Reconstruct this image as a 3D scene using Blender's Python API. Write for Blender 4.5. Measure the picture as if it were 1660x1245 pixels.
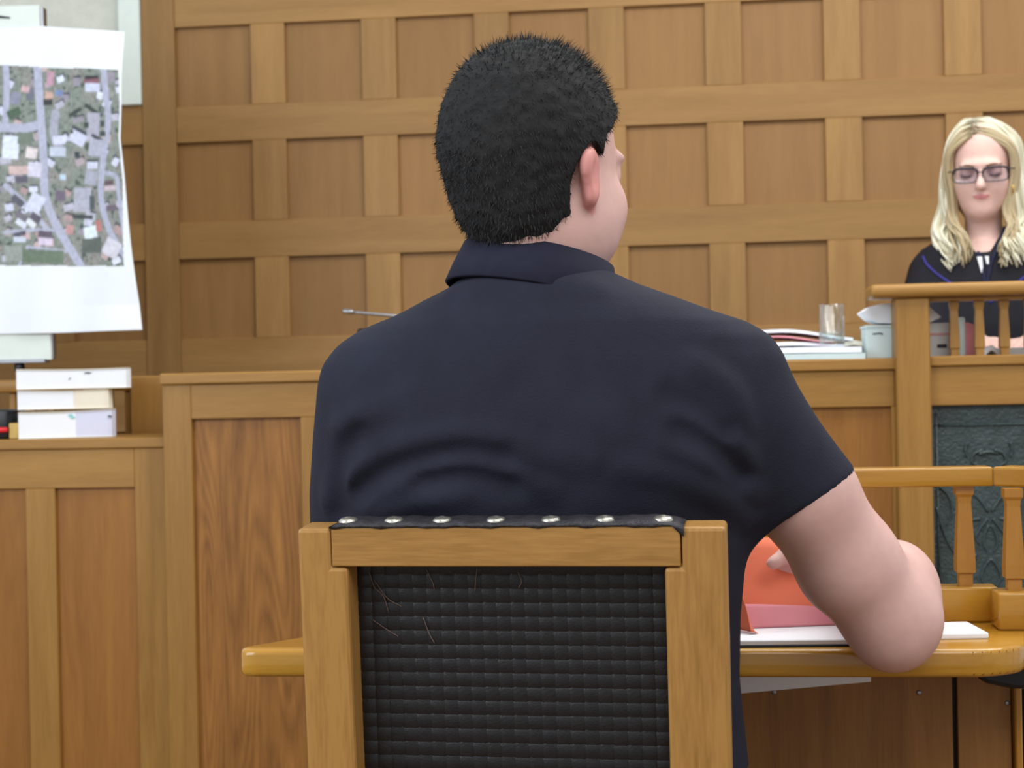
import bpy, bmesh, math, random
import numpy as np
from mathutils import Vector, Matrix
for o in list(bpy.data.objects): bpy.data.objects.remove(o)
S = bpy.context.scene
COL = S.collection
random.seed(7); rng = np.random.default_rng(7)

# ------------------------------------------------------------------ camera
EYE, PSI, ROLL, FPX = 1.08, 0.1102, 0.0203, 2500.0
cd = bpy.data.cameras.new('camera'); cam = bpy.data.objects.new('camera', cd); COL.objects.link(cam)
cd.sensor_width = 36.0; cd.lens = 36.0*FPX/1660.0; cd.clip_start = 0.05; cd.clip_end = 100
_R = Vector((math.cos(PSI), math.sin(PSI), 0)); _F = Vector((-math.sin(PSI), math.cos(PSI), 0)); _U = Vector((0, 0, 1))
_ri = _R*math.cos(ROLL) - _U*math.sin(ROLL); _ui = _R*math.sin(ROLL) + _U*math.cos(ROLL)
cam.matrix_world = Matrix(((_ri.x, _ui.x, -_F.x, 0), (_ri.y, _ui.y, -_F.y, 0), (_ri.z, _ui.z, -_F.z, EYE), (0, 0, 0, 1)))
cd.dof.use_dof = True; cd.dof.focus_distance = 1.62; cd.dof.aperture_fstop = 11.0
S.camera = cam
# ------------------------------------------------------------------ world, lamps, exposure
w = bpy.data.worlds.new('World'); S.world = w; w.use_nodes = True
bg = w.node_tree.nodes['Background']; bg.inputs['Color'].default_value = (0.93, 0.97, 1.0, 1); bg.inputs['Strength'].default_value = 0.55
def area(name, loc, size, sizey, energy, color, aim):
    l = bpy.data.lights.new(name, 'AREA'); l.shape = 'RECTANGLE'; l.size = size; l.size_y = sizey; l.energy = energy; l.color = color
    o = bpy.data.objects.new(name, l); COL.objects.link(o); o.location = loc
    o.rotation_euler = (Vector(aim)-Vector(loc)).to_track_quat('-Z', 'Y').to_euler()
    return o
area('ceiling_lamp', (0.9, 2.6, 3.3), 2.6, 1.2, 62, (1.0, 0.97, 0.93), (0.9, 2.7, 0))
area('window_daylight', (-2.6, 0.2, 2.2), 1.8, 1.8, 52, (0.86, 0.93, 1.0), (-0.6, 3.6, 1.3))
area('ceiling_lamp_rear', (0.9, -0.3, 3.1), 2.2, 1.4, 40, (1.0, 0.97, 0.93), (0.5, 2.2, 0.9))
S.view_settings.view_transform = 'Standard'; S.view_settings.look = 'None'; S.view_settings.exposure = 0.22; S.view_settings.gamma = 1.0
S.view_settings.use_curve_mapping = False

# ------------------------------------------------------------------ helpers
def c2r(p):                       # person frame (x right, y away, z up, seen from the standpoint) -> room
    p = np.asarray(p, float); c, s = math.cos(PSI), math.sin(PSI)
    out = p.copy(); out[..., 0] = p[..., 0]*c - p[..., 1]*s; out[..., 1] = p[..., 0]*s + p[..., 1]*c
    return out
def ray(x, y):
    a, b = (x-830)/FPX, (y-622.5)/FPX; c, s = math.cos(ROLL), math.sin(ROLL)
    return np.array((a*c-b*s, 1.0, -(a*s+b*c)))
def at(x, y, d):                  # a point of the body at distance d
    return ray(x, y)*d + np.array((0, 0, EYE))
W = {}
def setp(o, label, cat, group=None, kind=None):
    if label: o['label'] = label
    if cat: o['category'] = cat
    if group: o['group'] = group
    if kind: o['kind'] = kind
    return o
def thing(name, label, cat, loc, group=None):
    o = bpy.data.objects.new(name, None); COL.objects.link(o); o.empty_display_size = 0.05
    o.location = loc; W[o.name] = np.array(loc, float)
    return setp(o, label, cat, group)
def link(name, me, center, parent=None, mat=None):
    o = bpy.data.objects.new(name, me); COL.objects.link(o)
    pw = W[parent.name] if parent else np.zeros(3)
    o.location = Vector(np.asarray(center, float)-pw); o.parent = parent
    W[o.name] = np.asarray(center, float)
    if mat and not me.materials: me.materials.append(mat)
    return o
def mesh(name, V, F, mat, parent=None, smooth=False, center=None, col=None):
    V = np.asarray(V, float)
    c = (V.min(0)+V.max(0))/2 if center is None else np.asarray(center, float)
    me = bpy.data.meshes.new(name); me.from_pydata((V-c).tolist(), [], [list(map(int, f)) for f in F] if not isinstance(F, np.ndarray) else F.tolist())
    me.validate()
    if smooth: me.polygons.foreach_set('use_smooth', [True]*len(me.polygons))
    if col is not None:
        a = me.color_attributes.new('Col', 'FLOAT_COLOR', 'POINT')
        c4 = np.ones((len(V), 4), np.float32); c4[:, :3] = col; a.data.foreach_set('color', c4.ravel())
    me.update()
    return link(name, me, c, parent, mat)
_cache = {}
def box(name, x0, x1, y0, y1, z0, z1, mat, parent=None, bev=0.002, seg=1):
    sx, sy, sz = x1-x0, y1-y0, z1-z0
    key = (round(sx, 4), round(sy, 4), round(sz, 4), mat.name, bev, seg)
    me = _cache.get(key)
    if me is None:
        bm = bmesh.new(); bmesh.ops.create_cube(bm, size=1.0)
        for v in bm.verts: v.co = (v.co.x*sx, v.co.y*sy, v.co.z*sz)
        if bev: bmesh.ops.bevel(bm, geom=bm.edges[:], offset=bev, segments=seg, affect='EDGES', profile=0.5)
        me = bpy.data.meshes.new(name); bm.to_mesh(me); bm.free()
        if seg > 1: me.polygons.foreach_set('use_smooth', [True]*len(me.polygons)); 
        _cache[key] = me
    return link(name, me, ((x0+x1)/2, (y0+y1)/2, (z0+z1)/2), parent, mat)
def orient_box(name, o, ax, ay, az, lo, hi, mat, parent, bev=0.002, seg=1, poly=None):
    # box in a frame (o; ax, ay, az); poly = outline in (ax, az) extruded along ay
    bm = bmesh.new()
    if poly is None: poly = [(lo[0], lo[2]), (hi[0], lo[2]), (hi[0], hi[2]), (lo[0], hi[2])]
    vs = [bm.verts.new((p[0], lo[1], p[1])) for p in poly]; f = bm.faces.new(vs)
    r = bmesh.ops.extrude_face_region(bm, geom=[f]); nv = [g for g in r['geom'] if isinstance(g, bmesh.types.BMVert)]
    for v in nv: v.co.y = hi[1]
    bmesh.ops.recalc_face_normals(bm, faces=bm.faces[:])
    if bev: bmesh.ops.bevel(bm, geom=bm.edges[:], offset=bev, segments=seg, affect='EDGES', profile=0.5)
    M = np.array([ax, ay, az]); o = np.asarray(o, float)
    bm.verts.index_update()
    V = np.array([v.co for v in bm.verts])@M + o; F = [[v.index for v in f.verts] for f in bm.faces]
    if np.linalg.det(M) < 0: F = [f[::-1] for f in F]
    bm.free()
    return mesh(name, V, F, mat, parent, smooth=False)
def prism(name, pts, z0, z1, mat, parent, bev=0.0, seg=2):      # outline in XY between two heights
    return orient_box(name, (0, 0, 0), (1, 0, 0), (0, 0, 1), (0, 1, 0), (0, z0, 0), (0, z1, 0), mat, parent, bev, seg, poly=pts)
def tube_vf(P, r, n=8, caps=True, flat=1.0, base=0):
    P = np.asarray(P, float); m = len(P); r = np.broadcast_to(np.asarray(r, float), (m,))
    T = np.gradient(P, axis=0); T /= np.linalg.norm(T, axis=1)[:, None]+1e-12
    ref = np.array((0, 0, 1.0)) if abs(T[0][2]) < 0.9 else np.array((1.0, 0, 0))
    V = []; N = np.cross(T[0], ref); N /= np.linalg.norm(N)
    ang = np.arange(n)*2*math.pi/n
    for i in range(m):
        N = N - T[i]*N.dot(T[i]); N /= np.linalg.norm(N)+1e-12; B = np.cross(T[i], N)
        V.append(P[i] + r[i]*(np.cos(ang)[:, None]*N + flat*np.sin(ang)[:, None]*B))
    V = np.concatenate(V); F = []
    for i in range(m-1):
        for j in range(n):
            F.append((base+i*n+j, base+i*n+(j+1) % n, base+(i+1)*n+(j+1) % n, base+(i+1)*n+j))
    if caps:
        F.append(tuple(base+j for j in reversed(range(n)))); F.append(tuple(base+(m-1)*n+j for j in range(n)))
    return V, F
def tube(name, P, r, mat, parent=None, n=8, flat=1.0):
    V, F = tube_vf(P, r, n, True, flat); return mesh(name, V, F, mat, parent, True)
def lathe(name, prof, c, mat, parent=None, n=20, smooth=True, sq=False):
    V, F = [], []
    for r, z in prof:
        for j in range(n):
            a = 2*math.pi*(j+.5)/n; V.append((c[0]+r*math.cos(a)*(1.414 if sq else 1), c[1]+r*math.sin(a)*(1.414 if sq else 1), c[2]+z))
    m = len(prof)
    for i in range(m-1):
        for j in range(n): F.append((i*n+j, i*n+(j+1) % n, (i+1)*n+(j+1) % n, (i+1)*n+j))
    F.append(tuple(reversed(range(n)))); F.append(tuple((m-1)*n+j for j in range(n)))
    return mesh(name, V, F, mat, parent, smooth)
def spline(K, n):
    K = np.asarray(K, float); k = np.vstack([2*K[0]-K[1], K, 2*K[-1]-K[-2]]); out = []
    for t in np.linspace(0, len(K)-1-1e-6, n):
        i = int(t); f = t-i; a, b, c, d = k[i], k[i+1], k[i+2], k[i+3]
        out.append(.5*(2*b+(c-a)*f+(2*a-5*b+4*c-d)*f*f+(3*b-a-3*c+d)*f**3))
    return np.array(out)

# ------------------------------------------------------------------ materials
def srgb(r, g, b):
    f = lambda c: (c/255/12.92 if c/255 <= .04045 else ((c/255+.055)/1.055)**2.4)
    return (f(r), f(g), f(b), 1)
def mat(name, color, rough=.6, spec=.3, metal=0.0, noise=0.0, nscale=40, bump=0.0, coat=0.0, col=False, sss=0.0, bscale=None):
    m = bpy.data.materials.new(name); m.use_nodes = True; nt = m.node_tree; b = nt.nodes['Principled BSDF']
    b.inputs['Base Color'].default_value = color; b.inputs['Roughness'].default_value = rough
    b.inputs['Specular IOR Level'].default_value = spec; b.inputs['Metallic'].default_value = metal; b.inputs['Coat Weight'].default_value = coat
    if sss:
        b.inputs['Subsurface Weight'].default_value = sss; b.inputs['Subsurface Radius'].default_value = (.012, .005, .003); b.inputs['Subsurface Scale'].default_value = 1.0
    tc = nt.nodes.new('ShaderNodeTexCoord')
    src = None
    if col:
        a = nt.nodes.new('ShaderNodeVertexColor'); a.layer_name = 'Col'; src = a.outputs['Color']
        nt.links.new(src, b.inputs['Base Color'])
    if noise:
        n = nt.nodes.new('ShaderNodeTexNoise'); n.inputs['Scale'].default_value = nscale; n.inputs['Detail'].default_value = 5
        nt.links.new(tc.outputs['Object'], n.inputs['Vector'])
        mp = nt.nodes.new('ShaderNodeMapRange'); mp.inputs['From Min'].default_value = .3; mp.inputs['From Max'].default_value = .7
        mp.inputs['To Min'].default_value = 1-noise; mp.inputs['To Max'].default_value = 1+noise
        nt.links.new(n.outputs['Fac'], mp.inputs['Value'])
        mx = nt.nodes.new('ShaderNodeMix'); mx.data_type = 'RGBA'; mx.blend_type = 'MULTIPLY'; mx.inputs['Factor'].default_value = 1
        if src: nt.links.new(src, mx.inputs['A'])
        else: mx.inputs['A'].default_value = color
        nt.links.new(mp.outputs['Result'], mx.inputs['B']); nt.links.new(mx.outputs['Result'], b.inputs['Base Color'])
    if bump:
        n2 = nt.nodes.new('ShaderNodeTexNoise'); n2.inputs['Scale'].default_value = bscale or nscale; n2.inputs['Detail'].default_value = 4
        nt.links.new(tc.outputs['Object'], n2.inputs['Vector'])
        bp = nt.nodes.new('ShaderNodeBump'); bp.inputs['Strength'].default_value = bump; bp.inputs['Distance'].default_value = .01
        nt.links.new(n2.outputs['Fac'], bp.inputs['Height']); nt.links.new(bp.outputs['Normal'], b.inputs['Normal'])
    return m
def wood(name, light, dark, axis, rough=.45, vary=.10, contrast=1.0, cath=0.0, coat=0.0, fine=1.0, spec=.35):
    m = bpy.data.materials.new(name); m.use_nodes = True; nt = m.node_tree; b = nt.nodes['Principled BSDF']; N = nt.nodes.new; L = nt.links.new
    b.inputs['Roughness'].default_value = rough; b.inputs['Specular IOR Level'].default_value = spec; b.inputs['Coat Weight'].default_value = coat; b.inputs['Coat Roughness'].default_value = .12
    tc = N('ShaderNodeTexCoord'); oi = N('ShaderNodeObjectInfo')
    ml = N('ShaderNodeMath'); ml.operation = 'MULTIPLY'; ml.inputs[1].default_value = 37.0; L(oi.outputs['Random'], ml.inputs[0])
    cb = N('ShaderNodeCombineXYZ'); [L(ml.outputs[0], cb.inputs[i]) for i in range(3)]
    ad = N('ShaderNodeVectorMath'); ad.operation = 'ADD'; L(tc.outputs['Object'], ad.inputs[0]); L(cb.outputs[0], ad.inputs[1])
    sc = {'X': (1.0, 14, 14), 'Y': (14, 1.0, 14), 'Z': (14, 14, 1.0)}[axis]
    mp = N('ShaderNodeMapping'); mp.inputs['Scale'].default_value = sc; L(ad.outputs[0], mp.inputs['Vector'])
    n1 = N('ShaderNodeTexNoise'); n1.inputs['Scale'].default_value = 1.6; n1.inputs['Detail'].default_value = 6; n1.inputs['Roughness'].default_value = .62; n1.inputs['Distortion'].default_value = .5
    L(mp.outputs[0], n1.inputs['Vector'])
    mp2 = N('ShaderNodeMapping'); mp2.inputs['Scale'].default_value = tuple(6*s if s > 1 else 6.0 for s in sc); L(ad.outputs[0], mp2.inputs['Vector'])
    n2 = N('ShaderNodeTexNoise'); n2.inputs['Scale'].default_value = 3.0; n2.inputs['Detail'].default_value = 3; L(mp2.outputs[0], n2.inputs['Vector'])
    a1 = N('ShaderNodeMath'); a1.operation = 'MULTIPLY_ADD'; a1.inputs[1].default_value = .35*fine; L(n2.outputs['Fac'], a1.inputs[0]); L(n1.outputs['Fac'], a1.inputs[2])
    fac = a1.outputs[0]
    if cath:
        mp3 = N('ShaderNodeMapping'); mp3.inputs['Scale'].default_value = tuple(9.0 if s > 1 else .8 for s in sc); L(ad.outputs[0], mp3.inputs['Vector'])
        wv = N('ShaderNodeTexNoise'); wv.inputs['Scale'].default_value = 1.1; wv.inputs['Detail'].default_value = 1.0; wv.inputs['Distortion'].default_value = .3; L(mp3.outputs[0], wv.inputs['Vector'])
        q = N('ShaderNodeMath'); q.operation = 'MULTIPLY'; q.inputs[1].default_value = 17.0; L(wv.outputs['Fac'], q.inputs[0])
        fr = N('ShaderNodeMath'); fr.operation = 'PINGPONG'; fr.inputs[1].default_value = .5; L(q.outputs[0], fr.inputs[0])
        pw = N('ShaderNodeMath'); pw.operation = 'MULTIPLY_ADD'; pw.inputs[1].default_value = cath; L(fr.outputs[0], pw.inputs[0]); L(fac, pw.inputs[2])
        sb = N('ShaderNodeMath'); sb.operation = 'SUBTRACT'; sb.inputs[1].default_value = cath*.27; L(pw.outputs[0], sb.inputs[0]); fac = sb.outputs[0]
    mr = N('ShaderNodeMapRange'); mr.inputs['From Min'].default_value = .66-.22/contrast; mr.inputs['From Max'].default_value = .66+.22/contrast; L(fac, mr.inputs['Value'])
    mx = N('ShaderNodeMix'); mx.data_type = 'RGBA'; mx.inputs['A'].default_value = dark; mx.inputs['B'].default_value = light; L(mr.outputs[0], mx.inputs['Factor'])
    hv = N('ShaderNodeHueSaturation'); L(mx.outputs['Result'], hv.inputs['Color'])
    v = N('ShaderNodeMapRange'); v.inputs['To Min'].default_value = 1-vary; v.inputs['To Max'].default_value = 1+vary; L(oi.outputs['Random'], v.inputs['Value']); L(v.outputs[0], hv.inputs['Value'])
    L(hv.outputs['Color'], b.inputs['Base Color'])
    bp = N('ShaderNodeBump'); bp.inputs['Strength'].default_value = .12; bp.inputs['Distance'].default_value = .002; L(n2.outputs['Fac'], bp.inputs['Height']); L(bp.outputs['Normal'], b.inputs['Normal'])
    return m
WL, WD = srgb(167, 128, 76), srgb(137, 101, 55)
M = {}
M['wall_x'] = wood('oak_wall_horizontal', WL, WD, 'X', .55, .06, .7)
M['wall_z'] = wood('oak_wall_vertical', WL, WD, 'Z', .55, .14, .7)
M['wall_p'] = wood('oak_wall_panel', srgb(158, 118, 70), srgb(132, 95, 52), 'Z', .55, .06, .5)
BL, BD = srgb(167, 125, 64), srgb(133, 94, 40)
M['bench_x'] = wood('oak_bench_horizontal', BL, BD, 'X', .42, .07, .7)
M['bench_z'] = wood('oak_bench_vertical', BL, BD, 'Z', .42, .09, .7)
M['bench_p'] = wood('oak_bench_panel', srgb(166, 114, 54), srgb(112, 70, 28), 'Z', .45, .05, .8, cath=.4)
M['bench_q'] = wood('oak_bench_plain_panel', srgb(160, 110, 50), srgb(128, 82, 33), 'Z', .45, .05, .7, cath=.12)
M['chair_x'] = wood('oak_chair_horizontal', srgb(174, 130, 70), srgb(132, 91, 40), 'X', .4, .03, .75, fine=2.0)
M['chair_z'] = wood('oak_chair_vertical', srgb(172, 128, 68), srgb(132, 91, 40), 'Z', .4, .03, .75, fine=2.0)
M['pine_x'] = wood('varnished_pine_horizontal', srgb(200, 150, 56), srgb(164, 114, 28), 'X', .25, .05, .7, coat=.5, fine=.6)
M['pine_z'] = wood('varnished_pine_vertical', srgb(196, 142, 58), srgb(162, 110, 34), 'Z', .3, .04, .7, coat=.3, fine=.6)
M['board'] = wood('dark_board', srgb(164, 116, 60), srgb(126, 86, 44), 'Z', .5, .08, .8)
M['plaster'] = mat('plaster', srgb(214, 216, 206), .9, .1, noise=.05, nscale=30, bump=.25, bscale=120)
M['trim'] = mat('white_trim', srgb(228, 238, 232), .6, .3, noise=.02)
M['floor'] = wood('floor_wood', srgb(130, 96, 60), srgb(96, 68, 40), 'Y', .4, .05)
M['paper'] = mat('white_paper', srgb(238, 243, 250), .8, .2, noise=.015, nscale=15)
M['paper_grey'] = mat('grey_paper', srgb(196, 198, 200), .8, .2, noise=.03, nscale=20)
M['paper_pink'] = mat('pink_paper', srgb(226, 150, 160), .8, .2, noise=.04, nscale=20)
M['paper_red'] = mat('salmon_card', srgb(228, 124, 94), .7, .2, noise=.06, nscale=14)
M['paper_cyan'] = mat('pale_cyan_card', srgb(206, 224, 226), .7, .2, noise=.02, nscale=20)
M['cream'] = mat('cream_paper', srgb(232, 226, 208), .8, .2, noise=.03, nscale=30)
M['paper_lilac'] = mat('lilac_white_paper', srgb(214, 218, 240), .8, .2, noise=.02, nscale=20)
M['black'] = mat('black_plastic', srgb(22, 22, 26), .4, .4, noise=.1)
M['steel'] = mat('brushed_steel', srgb(150, 150, 155), .35, .5, metal=.8, noise=.06)
M['nail'] = mat('aged_brass_nail', srgb(214, 210, 196), .3, .5, metal=.85, noise=.15, nscale=200)
M['leather'] = mat('black_leather', srgb(21, 21, 24), .45, .45, noise=.25, nscale=60, bump=.1, bscale=400)
M['leather_worn'] = mat('worn_leather_edge', srgb(52, 50, 55), .5, .4, noise=.35, nscale=90, bump=.3, bscale=250)
M['thread'] = mat('frayed_thread', srgb(120, 98, 88), .7, .2, noise=.2)
M['green'] = mat('dark_green_embossed', srgb(52, 66, 66), .38, .5, noise=.25, nscale=35, bump=.3, bscale=160)
M['shirt'] = mat('navy_black_jersey', srgb(36, 38, 52), .85, .25, noise=.12, nscale=25, bump=.15, bscale=500)
M['collar'] = mat('navy_collar', srgb(34, 35, 52), .85, .25, noise=.1, nscale=60)
M['trouser'] = mat('dark_blue_trousers', srgb(38, 42, 66), .85, .2, noise=.1, nscale=60)
M['shoe'] = mat('black_shoe', srgb(26, 24, 24), .4, .4, noise=.1)
M['skin'] = mat('skin', srgb(214, 168, 158), .5, .35, col=True, noise=.04, nscale=60, sss=.08)
M['hair_dark'] = mat('short_dark_hair', srgb(42, 42, 44), .8, .15, col=True)
M['hair_blond'] = mat('blond_hair', srgb(200, 190, 150), .45, .4, col=True)
M['robe'] = mat('black_robe', srgb(26, 26, 34), .75, .25, noise=.12, nscale=30)
M['robe_trim'] = mat('violet_blue_trim', srgb(48, 44, 120), .6, .3, noise=.1)
M['blouse'] = mat('navy_blouse', srgb(22, 24, 52), .7, .3, noise=.1)
M['frame'] = mat('dark_spectacle_frame', srgb(28, 30, 44), .3, .5, noise=.05)
M['gold'] = mat('gold_earring', srgb(212, 178, 90), .3, .5, metal=1, noise=.05)
M['lip'] = mat('brow_hair', srgb(120, 96, 72), .7, .2, noise=.1)
M['eye'] = mat('eye_dark', srgb(52, 48, 60), .3, .5, noise=.1)
M['red'] = mat('red_plastic', srgb(214, 34, 44), .4, .4, noise=.05)
M['tan'] = mat('tan_block', srgb(206, 176, 104), .7, .3, noise=.08)
M['print'] = mat('aerial_print', (1, 1, 1, 1), .6, .25, col=True)
M['ink'] = mat('printed_ink', srgb(58, 60, 68), .7, .2, noise=.05)
M['ink_red'] = mat('faded_red_print', srgb(196, 150, 146), .7, .2, noise=.1)
M['teal'] = mat('teal_stamp', srgb(150, 208, 212), .7, .2, noise=.1)
def glassmat(name, tint, gl=.03, rough=.02, gm=.4):
    m = bpy.data.materials.new(name); m.use_nodes = True; nt = m.node_tree; nt.nodes.clear()
    o = nt.nodes.new('ShaderNodeOutputMaterial'); mx = nt.nodes.new('ShaderNodeMixShader'); t = nt.nodes.new('ShaderNodeBsdfTransparent'); g = nt.nodes.new('ShaderNodeBsdfGlossy')
    t.inputs['Color'].default_value = tint; g.inputs['Roughness'].default_value = rough
    lw = nt.nodes.new('ShaderNodeLayerWeight'); lw.inputs['Blend'].default_value = .35
    mr = nt.nodes.new('ShaderNodeMapRange'); mr.inputs['To Min'].default_value = gl; mr.inputs['To Max'].default_value = gm
    nt.links.new(lw.outputs['Facing'], mr.inputs['Value']); nt.links.new(mr.outputs[0], mx.inputs[0])
    nt.links.new(t.outputs[0], mx.inputs[1]); nt.links.new(g.outputs[0], mx.inputs[2]); nt.links.new(mx.outputs[0], o.inputs['Surface'])
    return m
M['glass'] = glassmat('clear_glass', (.96, .98, .98, 1)); M['lens'] = glassmat('spectacle_lens', (.9, .92, .96, 1), .03, gm=.3); M['water'] = glassmat('water', (.92, .96, .97, 1), .03, gm=.3)

# ------------------------------------------------------------------ signed distance modelling
class Field:
    def __init__(s, lo, hi, h):
        s.lo = np.array(lo, float); s.h = h; s.n = np.ceil((np.array(hi)-s.lo)/h).astype(int)+1
        s.D = np.full(s.n, .2, np.float32); s.ax = [(s.lo[i]+h*np.arange(s.n[i])).astype(np.float32) for i in range(3)]
    def like(s):
        o = Field.__new__(Field); o.lo, o.h, o.n, o.ax = s.lo, s.h, s.n, s.ax; o.D = np.full(s.n, .2, np.float32); return o
    def sub(s, lo, hi, pad):
        sl = []
        for i in range(3):
            a = int(max(0, math.floor((lo[i]-pad-s.lo[i])/s.h))); b = int(min(s.n[i], math.ceil((hi[i]+pad-s.lo[i])/s.h)+1)); sl.append(slice(a, max(a, b)))
        sl = tuple(sl)
        return sl, s.ax[0][sl[0]][:, None, None], s.ax[1][sl[1]][None, :, None], s.ax[2][sl[2]][None, None, :]
    def put(s, sl, d, k, op):
        a = s.D[sl]
        if a.size == 0: return
        if op == 'cut':          # smooth max(D, -d) = -smin(-D, d)
            a = -a
            h = np.maximum(k-np.abs(a-d), 0)/max(k, 1e-6) if k > 0 else 0; r = -(np.minimum(a, d)-h*h*k*.25)
        else:
            h = np.maximum(k-np.abs(a-d), 0)/max(k, 1e-6) if k > 0 else 0; r = np.minimum(a, d)-h*h*k*.25
        s.D[sl] = r
    def cone(s, a, b, ra, rb, k=.02, op='add'):
        a = np.asarray(a, float); b = np.asarray(b, float); R = max(ra, rb)
        sl, X, Y, Z = s.sub(np.minimum(a, b)-R, np.maximum(a, b)+R, .05+k)
        ba = b-a; L2 = ba.dot(ba)+1e-12
        t = np.clip(((X-a[0])*ba[0]+(Y-a[1])*ba[1]+(Z-a[2])*ba[2])/L2, 0, 1)
        d = np.sqrt((X-a[0]-t*ba[0])**2+(Y-a[1]-t*ba[1])**2+(Z-a[2]-t*ba[2])**2)-(ra+(rb-ra)*t)
        s.put(sl, d, k, op)
    def chain(s, P, R, k=.01, op='add'):
        for i in range(len(P)-1): s.cone(P[i], P[i+1], R[i], R[i+1], k, op)
    def ell(s, c, r, B=None, k=.02, op='add', f=None):
        c = np.asarray(c, float); R = max(r)
        sl, X, Y, Z = s.sub(c-R, c+R, .05+k); X = X-c[0]; Y = Y-c[1]; Z = Z-c[2]
        if B is not None: X, Y, Z = (X*B[i][0]+Y*B[i][1]+Z*B[i][2] for i in range(3))
        k0 = np.sqrt((X/r[0])**2+(Y/r[1])**2+(Z/r[2])**2); k1 = np.sqrt((X/r[0]**2)**2+(Y/r[1]**2)**2+(Z/r[2]**2)**2)+1e-9
        s.put(sl, k0*(k0-1)/k1, k, op)
    def loft(s, rows, k=.02, p=2.4, rot=0.0):      # rows: (z, cx, cy, half width, half depth)
        rows = sorted(rows); A = np.array(rows); Z = s.ax[2]
        g = [np.interp(Z, A[:, 0], A[:, i])[None, None, :] for i in range(1, 5)]
        X = s.ax[0][:, None, None]-g[0]; Y = s.ax[1][None, :, None]-g[1]
        if rot: c, q = math.cos(rot), math.sin(rot); X, Y = X*c+Y*q, -X*q+Y*c
        e = (np.abs(X/g[2])**p+np.abs(Y/g[3])**p)**(1/p)
        d = (e-1)*np.minimum(g[2], g[3])
        d = np.maximum(d, np.maximum(A[0, 0]-Z, Z-A[-1, 0])[None, None, :])
        s.put((slice(None),)*3, d.astype(np.float32), k, 'add')
    def plane(s, p, n, k=.008):                     # keep the side the normal does not point to
        p = np.asarray(p, float); n = np.asarray(n, float)/np.linalg.norm(n)
        d = (s.ax[0]-p[0])[:, None, None]*n[0]+(s.ax[1]-p[1])[None, :, None]*n[1]+(s.ax[2]-p[2])[None, None, :]*n[2]
        d = d.astype(np.float32); h_ = np.maximum(k-np.abs(s.D-d), 0)/k; s.D = np.maximum(s.D, d)+h_*h_*k*.25
    def val(s, P):
        q = (np.asarray(P)-s.lo)/s.h; i = np.clip(np.floor(q).astype(int), 0, s.n-2); f = q-i; r = 0
        for a in (0, 1):
            for b in (0, 1):
                for c in (0, 1):
                    r = r+s.D[i[..., 0]+a, i[..., 1]+b, i[..., 2]+c]*np.where(a, f[..., 0], 1-f[..., 0])*np.where(b, f[..., 1], 1-f[..., 1])*np.where(c, f[..., 2], 1-f[..., 2])
        return r
    def hit(s, px, py, d0, d1):                     # first surface point met going away from the standpoint
        ds = np.linspace(d0, d1, 400); P = ray(px, py)[None]*ds[:, None]+np.array((0, 0, EYE)); v = s.val(P)
        i = np.argmax(v < 0); return P[i] if v[i] < 0 else P[np.argmin(v)]
    def mesh(s):
        D = s.D; n = D.shape; sg = D < 0
        c8 = [(a, b, c) for a in (0, 1) for b in (0, 1) for c in (0, 1)]
        cnt = sum(sg[a:n[0]-1+a, b:n[1]-1+b, c:n[2]-1+c].astype(np.int8) for a, b, c in c8)
        I = np.argwhere((cnt > 0) & (cnt < 8)); idx = np.full((n[0]-1, n[1]-1, n[2]-1), -1, np.int32); idx[I[:, 0], I[:, 1], I[:, 2]] = np.arange(len(I))
        val = [D[I[:, 0]+a, I[:, 1]+b, I[:, 2]+c] for a, b, c in c8]
        acc = np.zeros((len(I), 3)); m = np.zeros(len(I))
        for i in range(8):
            for j in range(i+1, 8):
                if sum(abs(c8[i][q]-c8[j][q]) for q in range(3)) != 1: continue
                x = (val[i] < 0) != (val[j] < 0); t = np.where(x, val[i]/(val[i]-val[j]+1e-12), 0)
                P = np.array(c8[i])[None]+t[:, None]*(np.array(c8[j])-np.array(c8[i]))[None]
                acc += np.where(x[:, None], P, 0); m += x
        V = s.lo+s.h*(I+acc/m[:, None]); F = []
        for ax in range(3):
            u, v = (ax+1) % 3, (ax+2) % 3
            lo = [slice(None)]*3; hi = [slice(None)]*3; lo[ax] = slice(0, n[ax]-1); hi[ax] = slice(1, n[ax])
            for q in (u, v): lo[q] = slice(1, n[q]-1); hi[q] = slice(1, n[q]-1)
            A = sg[tuple(lo)]; B = sg[tuple(hi)]
            E = np.argwhere(A != B)
            if len(E) == 0: continue
            fl = A[E[:, 0], E[:, 1], E[:, 2]]; E = E.copy(); E[:, u] += 1; E[:, v] += 1
            def g(du, dv):
                e = E.copy(); e[:, u] += du; e[:, v] += dv; return idx[e[:, 0], e[:, 1], e[:, 2]]
            q = np.stack([g(-1, -1), g(0, -1), g(0, 0), g(-1, 0)], 1); q[~fl] = q[~fl][:, ::-1]; F.append(q)
        F = np.concatenate(F); F = F[(F >= 0).all(1)]
        return V, F
def relax(V, F, it=2, lam=.5):
    E = np.concatenate([F[:, [0, 1]], F[:, [1, 2]], F[:, [2, 3]], F[:, [3, 0]]]); E = np.concatenate([E, E[:, ::-1]])
    deg = np.bincount(E[:, 0], minlength=len(V))[:, None]+1e-9
    for _ in range(it):
        for l in (lam, -lam*1.04):
            A = np.stack([np.bincount(E[:, 0], weights=V[E[:, 1], i], minlength=len(V)) for i in range(3)], 1)/deg
            V = V+l*(A-V)
    return V

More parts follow.
